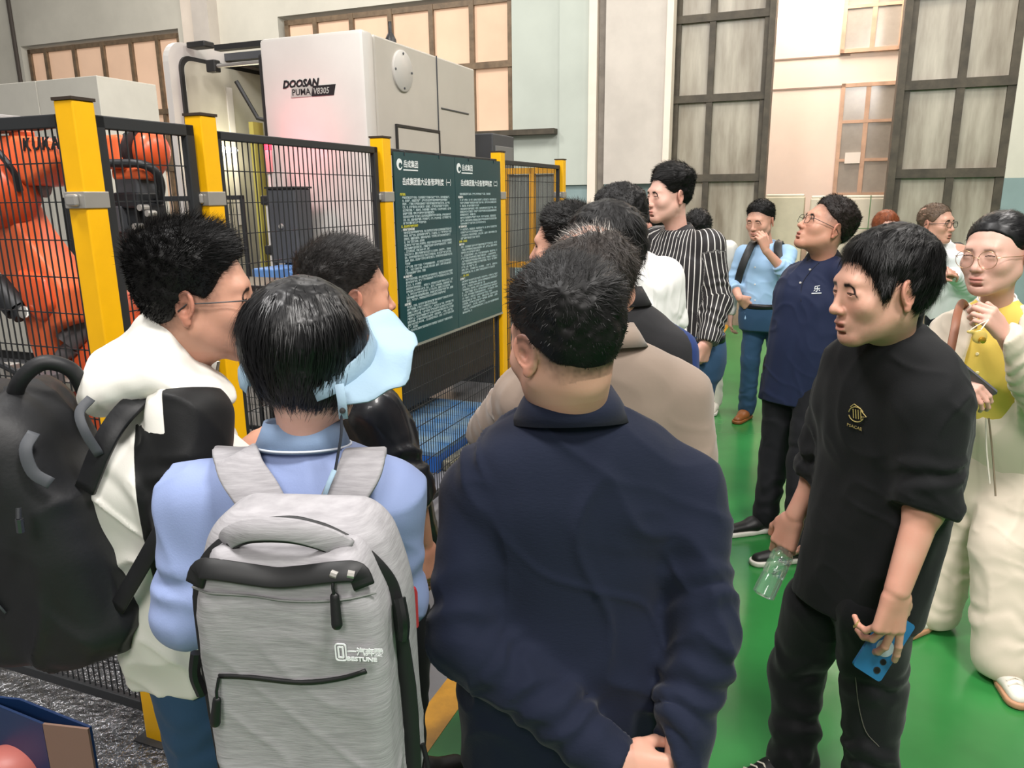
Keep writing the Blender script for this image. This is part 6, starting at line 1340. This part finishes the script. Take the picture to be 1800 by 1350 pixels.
# small surface details laid on the garments where they belong
bpy.context.view_layer.update(); _dg = bpy.context.evaluated_depsgraph_get()
def hit(px, py, off=.0015):
    d = ray(px, py); d = d / np.linalg.norm(d); ok, loc, nr, _, ob, _m = SC.ray_cast(_dg, Vector(CAM), Vector(d))
    return (np.array(loc) + np.array(nr) * off, np.array(nr), ob) if ok else (CAM + d * 2, -d, None)
def mine(ob, parent): return ob is not None and not ob.name.startswith('body') and (ob.parent is parent or (ob.parent is not None and ob.parent.parent is parent))
def seam(name, pts, r, material, parent, off=.0012):
    H_ = [hit(x, y, off) for x, y in pts]; H_ = [h_[0] for h_ in H_ if mine(h_[2], parent)]
    if len(H_) < 2: return
    m = MB(); m.tube(spline(H_, 4), r, 6); return m.build(name, material, parent)
def knob_(px, py, mm, parent):
    p0, n0, ob = hit(px, py, 0)
    if mine(ob, parent): m = MB(); m.lathe(p0, n0, [(0, .006), (.003, .005), (.0031, .0001)], 10); m.build('button', mm, parent)
M_gold = mat('gold_thread', '#b9a56a', rough=.4, metal=.4)
def onsurf(px, py, dy=20):
    p0, n0, _ = hit(px, py); up = hit(px + 1, py - dy)[0] - p0; up /= np.linalg.norm(up); n0 = n0 - up * (n0 @ up); n0 /= np.linalg.norm(n0); return p0, np.cross(up, n0), up, n0
c_, rx, up, n0 = onsurf(1506, 728); fr = np.stack([rx, -n0, up], 1)
m = MB(fr, c_)
for a0, a1 in ((.5, 3.0), (3.4, 5.9)): m.tube([(.018 * math.cos(a), -.001, .018 * math.sin(a)) for a in np.linspace(a0, a1, 12)], .0013, 6)
for k_ in (-.008, -.002, .004, .010): m.tube([(k_, -.001, .012), (k_ + .002, -.001, -.010)], .0012, 6)
m.tube([(.010, -.001, .012), (.024, -.001, -.001), (.012, -.001, -.004)], .0012, 6); m.tube([(-.014, -.001, .016), (-.006, -.001, .024), (.010, -.001, .016)], .0012, 6); tag(m.build('chest_emblem', M_gold, N_.t), kind='stuff')
text('emblem_text', 'PSACAE', .0105, M_gold, c_ - rx * .022 - up * .033, rx + up * -.12, up, N_.t, .0004)
c_, rx, up, n0 = onsurf(1562, 604, 6)
if mine(hit(1562, 604)[2], N_.t): text('neck_emblem', '5IR', .017, mat('silver_thread', '#c9cbc6', rough=.3, metal=.6), c_, up * .5 - rx * .0 + rx, up, N_.t, .0006, align='CENTER')
c_, rx, up, n0 = onsurf(1506, 1098); m = MB(np.stack([rx, -n0, up], 1), c_); m.tube([(-.010, -.001, .012), (.008, -.001, .011), (.013, -.001, 0), (.004, -.001, -.013), (-.008, -.001, -.008), (-.010, -.001, .012)], .0010, 6); m.tube([(-.005, -.001, .003), (0, -.001, -.004), (.006, -.001, .004)], .0016, 6); tag(m.build('trouser_emblem', M_gold, N_.t), kind='stuff')
for px, py in ((1424, 474), (1407, 497)): knob_(px, py, M_steel, M_p.t)
seam('placket', [(1440, 462), (1424, 478), (1410, 500), (1408, 530)], .0018, mat('dark_seam', '#0d1120', rough=.8), M_p.t)
for px, py in ((1192, 418), (1180, 470), (1177, 520)): knob_(px, py, M_dark, S_p.t)
seam('placket', [(1716, 600), (1714, 640), (1712, 680), (1714, 715)], .0016, mat('ochre_seam', '#b08f35', rough=.8), O_.t)
for py in (622, 655, 690): knob_(1718, py, mat('pale_button', '#e8dcae', rough=.4), O_.t)
seam('leg_seam', [(1504, 1190), (1510, 1240), (1522, 1285), (1545, 1312)], .0012, mat('grey_piping', '#5a574f', rough=.6), N_.t)
for px in (1327, 1340): 
    for py in (470, 500, 528)[:3]:
        if px == 1327: knob_(px, py, M_sole, L_p.t)
p0, rx, up, n0 = onsurf(1436, 512, 10); text('embroidery', '乐', .032, M_txtw, p0 - rx * .016, rx, up, M_p.t, .0004); m = MB(np.stack([rx, -n0, up], 1), p0); m.box(-.022, .022, -.002, .001, -.012, -.008); m.build('embroidery', M_txtw, M_p.t)

# ================================================================ ORANGE ROBOT
M_or = mat('robot_orange', '#e3683a', rough=.42, coat=.1, var=.06, vscale=3); M_or2 = mat('robot_orange_deep', '#d9572c', rough=.35); M_mot = mat('motor_grey', '#5a5558', rough=.45, bump=.2, bscale=30); M_hose = mat('black_hose', '#1b1d20', rough=.5)
RY = 3.05; base = at(175, 640, RY); base[2] = 0
t = thing('robot_arm', 'orange industrial robot arm with black gripper inside the fenced cell', 'robot', base)
def rp(px, py, dy=0.0): return at(px, py, RY + dy)
def plate(name, pts, d0, d1, material, parent, bev=.02, rnd=2):
    bm = bmesh.new(); n = len(pts); P3 = [ab(rp(x, y)) for x, y in pts]; bb = ab(rp(100, 400))[1]
    f0 = [bm.verts.new(tuple(R(p_[0], bb + d0, p_[2]) - origin_of(parent))) for p_ in P3]; f1 = [bm.verts.new(tuple(R(p_[0], bb + d1, p_[2]) - origin_of(parent))) for p_ in P3]
    bm.faces.new(f0); bm.faces.new(f1[::-1])
    for i in range(n): bm.faces.new([f0[i], f1[i], f1[(i + 1) % n], f0[(i + 1) % n]])
    bmesh.ops.recalc_face_normals(bm, faces=bm.faces[:]); bmesh.ops.bevel(bm, geom=bm.edges[:], offset=bev, segments=3, affect='EDGES', profile=.5, clamp_overlap=True)
    me = bpy.data.meshes.new(name); bm.to_mesh(me); bm.free(); o = link_mesh(name, me, parent, material, True); me.set_sharp_from_angle(angle=math.radians(35)); return o
plate('upper_arm', [(-60, 238), (60, 240), (112, 244), (135, 252), (172, 256), (176, 288), (140, 305), (90, 326), (10, 330), (-60, 325)], -.10, .12, M_or, t, .035)
plate('arm_lug', [(28, 228), (56, 230), (56, 262), (28, 262)], -.07, .0, M_or, t, .008)
F = Field(); F.rcone(rp(165, 270), rp(205, 268), .062, .052, .01); F.rbox(rp(216, 268), (.055, .06, .062), .02, .015, M=ROOM); F.rcone(rp(225, 268), rp(245, 268), .035, .03, .01); Vt, Fc = F.mesh(.006); np_obj('wrist_block', Vt, Fc, M_or, t)
m = room(); c = rp(243, 267, .0); 
m = MB(); m.lathe(rp(243, 266), U, [(-.018, .05), (-.014, .078), (.014, .080), (.018, .06)], 28); m.build('wrist_ring', M_hose, t)
F = Field(); F.ell(rp(267, 266), (.062, .085, .082), .0); F.rcone(rp(262, 268), rp(262, 295), .055, .05, .02); Vt, Fc = F.mesh(.006); np_obj('wrist_cap', Vt, Fc, M_or2, t)
F = Field(); F.rbox(rp(242, 306), (.072, .06, .022), .012, .0, M=ROOM); F.rcone(rp(222, 298), rp(232, 300), .035, .03, .02); Vt, Fc = F.mesh(.005); np_obj('tool_flange', Vt, Fc, M_or, t)
grs = [((243, 330), (.055, .055, .035), .006), ((243, 352), (.065, .06, .03), .008), ((243, 378), (.038, .04, .04), .008), ((226, 385), (.02, .05, .05), .005), ((268, 378), (.03, .04, .045), .008), ((243, 412), (.062, .055, .028), .006), ((222, 432), (.02, .03, .04), .005), ((262, 432), (.02, .03, .04), .005)]
for k_, ((x_, y_), hh_, r_) in enumerate(grs):
    m = MB(ROOM, rp(x_, y_)); m.box(-hh_[0], hh_[0], -hh_[1], hh_[1], -hh_[2], hh_[2], r_); m.build('gripper_block', M_hose if k_ % 3 else M_dgrey, t)
for x_, y_ in ((265, 375), (243, 398), (236, 440), (252, 365)): m = MB(); m.lathe(rp(x_, y_, -.07), V, [(-.02, .012), (.02, .012)], 12); m.build('air_fitting', M_steel, t)
m = MB(ROOM, rp(272, 395, .04)); m.box(-.03, .03, -.03, .03, -.05, .06, .004); m.build('jaw', mat('rust_jaw', '#7a5140', rough=.6), t)
m = MB(); m.tube(spline([rp(165, 287, -.08), rp(205, 287, -.09), rp(245, 288, -.10), rp(272, 300, -.08), rp(283, 325, -.05), rp(280, 355, .0)], 7), .016, 10); m.build('dress_hose', M_hose, t)
m = MB(); m.tube(spline([rp(-20, 214, -.06), rp(30, 220, -.06), rp(60, 222, -.06), rp(100, 218, -.06), rp(150, 224, -.05), rp(178, 250, -.05)], 7), .017, 10); m.build('dress_hose', M_hose, t)
m = MB(ROOM, rp(8, 218, -.03)); m.box(-.09, .05, -.05, .05, -.03, .03, .012); m.build('hose_bracket', mat('bracket_grey', '#8b8784', rough=.5), t)
F = Field(); F.ell(rp(5, 330, -.02), (.13, .13, .14), .0); F.rcone(rp(-40, 320), rp(0, 345), .12, .12, .04); Vt, Fc = F.mesh(.01); np_obj('elbow_joint', Vt, Fc, M_or2, t)
m = MB(); m.tube([rp(30, 320, .02), rp(80, 322, .03)], .055, 16); m.tube([rp(25, 318, .0), rp(45, 322, .01)], .062, 16); m.build('elbow_motor', M_mot, t)
m = MB(); m.tube(spline([rp(-5, 265, -.12), rp(12, 285, -.14), rp(28, 310, -.12), rp(35, 335, -.1)], 5), .012, 8); m.build('cable', M_hose, t)
plate('lower_arm', [(-60, 352), (22, 352), (60, 400), (120, 455), (165, 500), (172, 560), (130, 572), (112, 596), (104, 636), (84, 640), (66, 600), (52, 560), (28, 520), (-10, 470), (-60, 420)], -.10, .06, M_or, t, .022)
plate('arm_boss', [(60, 470), (130, 480), (150, 530), (120, 560), (90, 550), (66, 520)], -.125, -.08, M_or2, t, .02)
F = Field(); F.rcone(rp(180, 560, .22), rp(195, 640, .2), .16, .19, .03); F.rcone(rp(195, 640, .2), rp(190, 740, .2), .19, .16, .03); F.cut(lambda P: .3 - P[..., 2], 0); Vt, Fc = F.mesh(.012); np_obj('rotating_column', Vt, Fc, M_or2, t)
m = MB(); m.lathe((base[0] + .02, base[1] + .2, 0), (0, 0, 1), [(0, .34), (.05, .34), (.05, .26), (.35, .24), (.35, .1)], 28); m.build('robot_base', M_dgrey, t)
m = MB(); m.tube([rp(112, 600, .0), rp(150, 560, .05)], .06, 16); m.tube([rp(100, 628, .0), rp(128, 610, .02)], .035, 12); m.build('axis_motor', M_mot, t)
m = MB(); m.tube([rp(-5, 500, -.02), rp(34, 545, -.05)], .052, 16); m.tube([rp(34, 545, -.05), rp(43, 555, -.055)], .04, 16); c_ = m.build('balance_cylinder', M_hose, t)
m = MB(); m.lathe(rp(45, 549, -.10), -V + Z * .2, [(0, .024), (.012, .024), (.014, .02)], 20); g_ = m.build('pressure_gauge', M_steel, t); m = MB(); m.lathe(rp(45, 549, -.115), -V + Z * .2, [(0, .02), (.002, .0001)], 20); m.build('gauge_face', mat('white_dial', '#eceae4', rough=.4), g_)
text('maker_lettering', 'KUKA', .060, M_ink, R(ab(onb(40, 262, ab(rp(100, 400))[1] - .102))[0], ab(rp(100, 400))[1] - .102, ab(onb(40, 264, ab(rp(100, 400))[1] - .102))[2]), U, Z, t, .001, bold=.002, space=1.3, shear=.15)
# fixture table and pipes low in the cell
t = thing('fixture_table', 'grey metal fixture table with fittings at the robot foot', 'table', rp(30, 640) * np.array([1, 1, 0]))
z_ = rp(20, 625)[2]; q = ab(rp(20, 640)); m = room(); m.box(q[0] - .5, q[0] + .28, q[1] - .1, q[1] + .2, z_ - .14, z_ - .09, .004); m.build('table_top', mat('dull_aluminium', '#9a968e', rough=.4, metal=.4), t)
for a_, b_ in ((-.45, -.05), (.22, -.05), (-.45, .15), (.22, .15)): m = room(); m.box(q[0] + a_ - .02, q[0] + a_ + .02, q[1] + b_ - .02, q[1] + b_ + .02, 0, z_ - .14); m.build('leg', M_dgrey, t)
for k_ in range(6): m = room(); a_ = q[0] - .4 + k_ * .12; m.box(a_, a_ + .07, q[1] - .06, q[1] + .02, z_ - .09, z_ - .03 - .01 * (k_ % 3), .006); m.build('fixture_block', (M_steel, M_dgrey, M_mot)[k_ % 3], t)
m = MB(); m.tube(spline([R(q[0] - .4, q[1] - .1, z_ - .02), R(q[0] - .2, q[1] - .12, z_ + .02), R(q[0], q[1] - .1, z_ + .01), R(q[0] + .25, q[1] - .08, z_ - .08)], 6), .012, 8); m.build('air_hose', M_hose, t)
# dark machine block behind the gripper and the shelf of parts
q = ab(at(228, 330, 4.0)); q2 = ab(at(330, 480, 4.0))
t = thing('transfer_station', 'dark steel transfer station behind the robot gripper', 'machine', R(q[0], q[1], 0)); m = room(); m.box(q[0] - .16, q[0] + .02, q[1], q[1] + .3, 0, 1.62, .01); m.build('station_column', mat('dark_olive_steel', '#2f322c', rough=.5), t)
m = room(); m.box(q[0] - .1, q[0] + .75, q[1] + .05, q[1] + .4, 1.20, 1.28, .005); m.build('conveyor_rail', M_dark, t); m = room(); m.box(q[0] - .1, q[0] + .75, q[1] + .05, q[1] + .4, .9, 1.0, .005); m.build('conveyor_rail', M_dark, t)
m = room(); m.box(q[0] - .05, q[0] + .7, q[1] + .07, q[1] + .3, 1.0, 1.2, .005); m.build('cross_panel', M_cham, t)
m = MB(); m.lathe(R(q[0] + .15, q[1] + .2, 1.28), (0, 0, 1), [(0, .09), (.07, .09), (.1, .06), (.1, 0)], 20); m.build('red_workpiece', mat('red_part', '#b5383a', rough=.4), t)

# ---------------- open blue box at the lower left corner
c1 = gnd(157, 1279, .52); Fc_ = gnd(78, 1270, .52); W2 = gnd(-40, 1222, .52); N2 = c1 + (W2 - Fc_)
t = thing('open_box', 'open dark blue box with brown inner side in the lower left corner', 'box', (c1[0], c1[1], 0))
M_bx = mat('dark_blue_card', '#17345f', rough=.45); M_bx2 = mat('brown_card', '#8f7263', rough=.6)
def wall_(a, b, name, mm, z0=0.02):
    d = (b - a); d[2] = 0; n = np.array([d[1], -d[0], 0]); n = n / np.linalg.norm(n) * .006; m = MB(); lo = lambda q: np.array([q[0], q[1], z0]); hi = lambda q: np.array([q[0], q[1], .52])
    m.add([lo(a), lo(b), hi(b), hi(a), lo(a) + n, lo(b) + n, hi(b) + n, hi(a) + n], [(0, 1, 2, 3), (7, 6, 5, 4), (0, 4, 5, 1), (3, 2, 6, 7), (0, 3, 7, 4), (1, 5, 6, 2)]); m.build(name, mm, t)
wall_(Fc_, c1, 'side_panel', M_bx2); wall_(W2, Fc_, 'side_panel', M_bx); wall_(c1, N2, 'side_panel', M_bx); wall_(N2, W2, 'side_panel', M_bx)
m = MB(); m.add([np.array([q[0], q[1], z]) for z in (0, .02) for q in (Fc_, c1, N2, W2)], [(0, 1, 2, 3), (7, 6, 5, 4), (0, 4, 5, 1), (1, 5, 6, 2), (2, 6, 7, 3), (3, 7, 4, 0)]); m.build('box_bottom', M_bx, t)
cc = (Fc_ + N2) / 2; F = Field(); q = gnd(10, 1345, .38); F.ell((q[0], q[1], .36), (.09, .07, .06), 0); F.rcone((q[0], q[1], .05), (q[0], q[1], .3), .06, .06, .03); Vt, Fc = F.mesh(.008); tag(np_obj('salmon_pouch', Vt, Fc, mat('salmon_plastic', '#d0776c', rough=.45), None), 'rounded salmon pink pouch standing inside the open blue box', 'pouch')
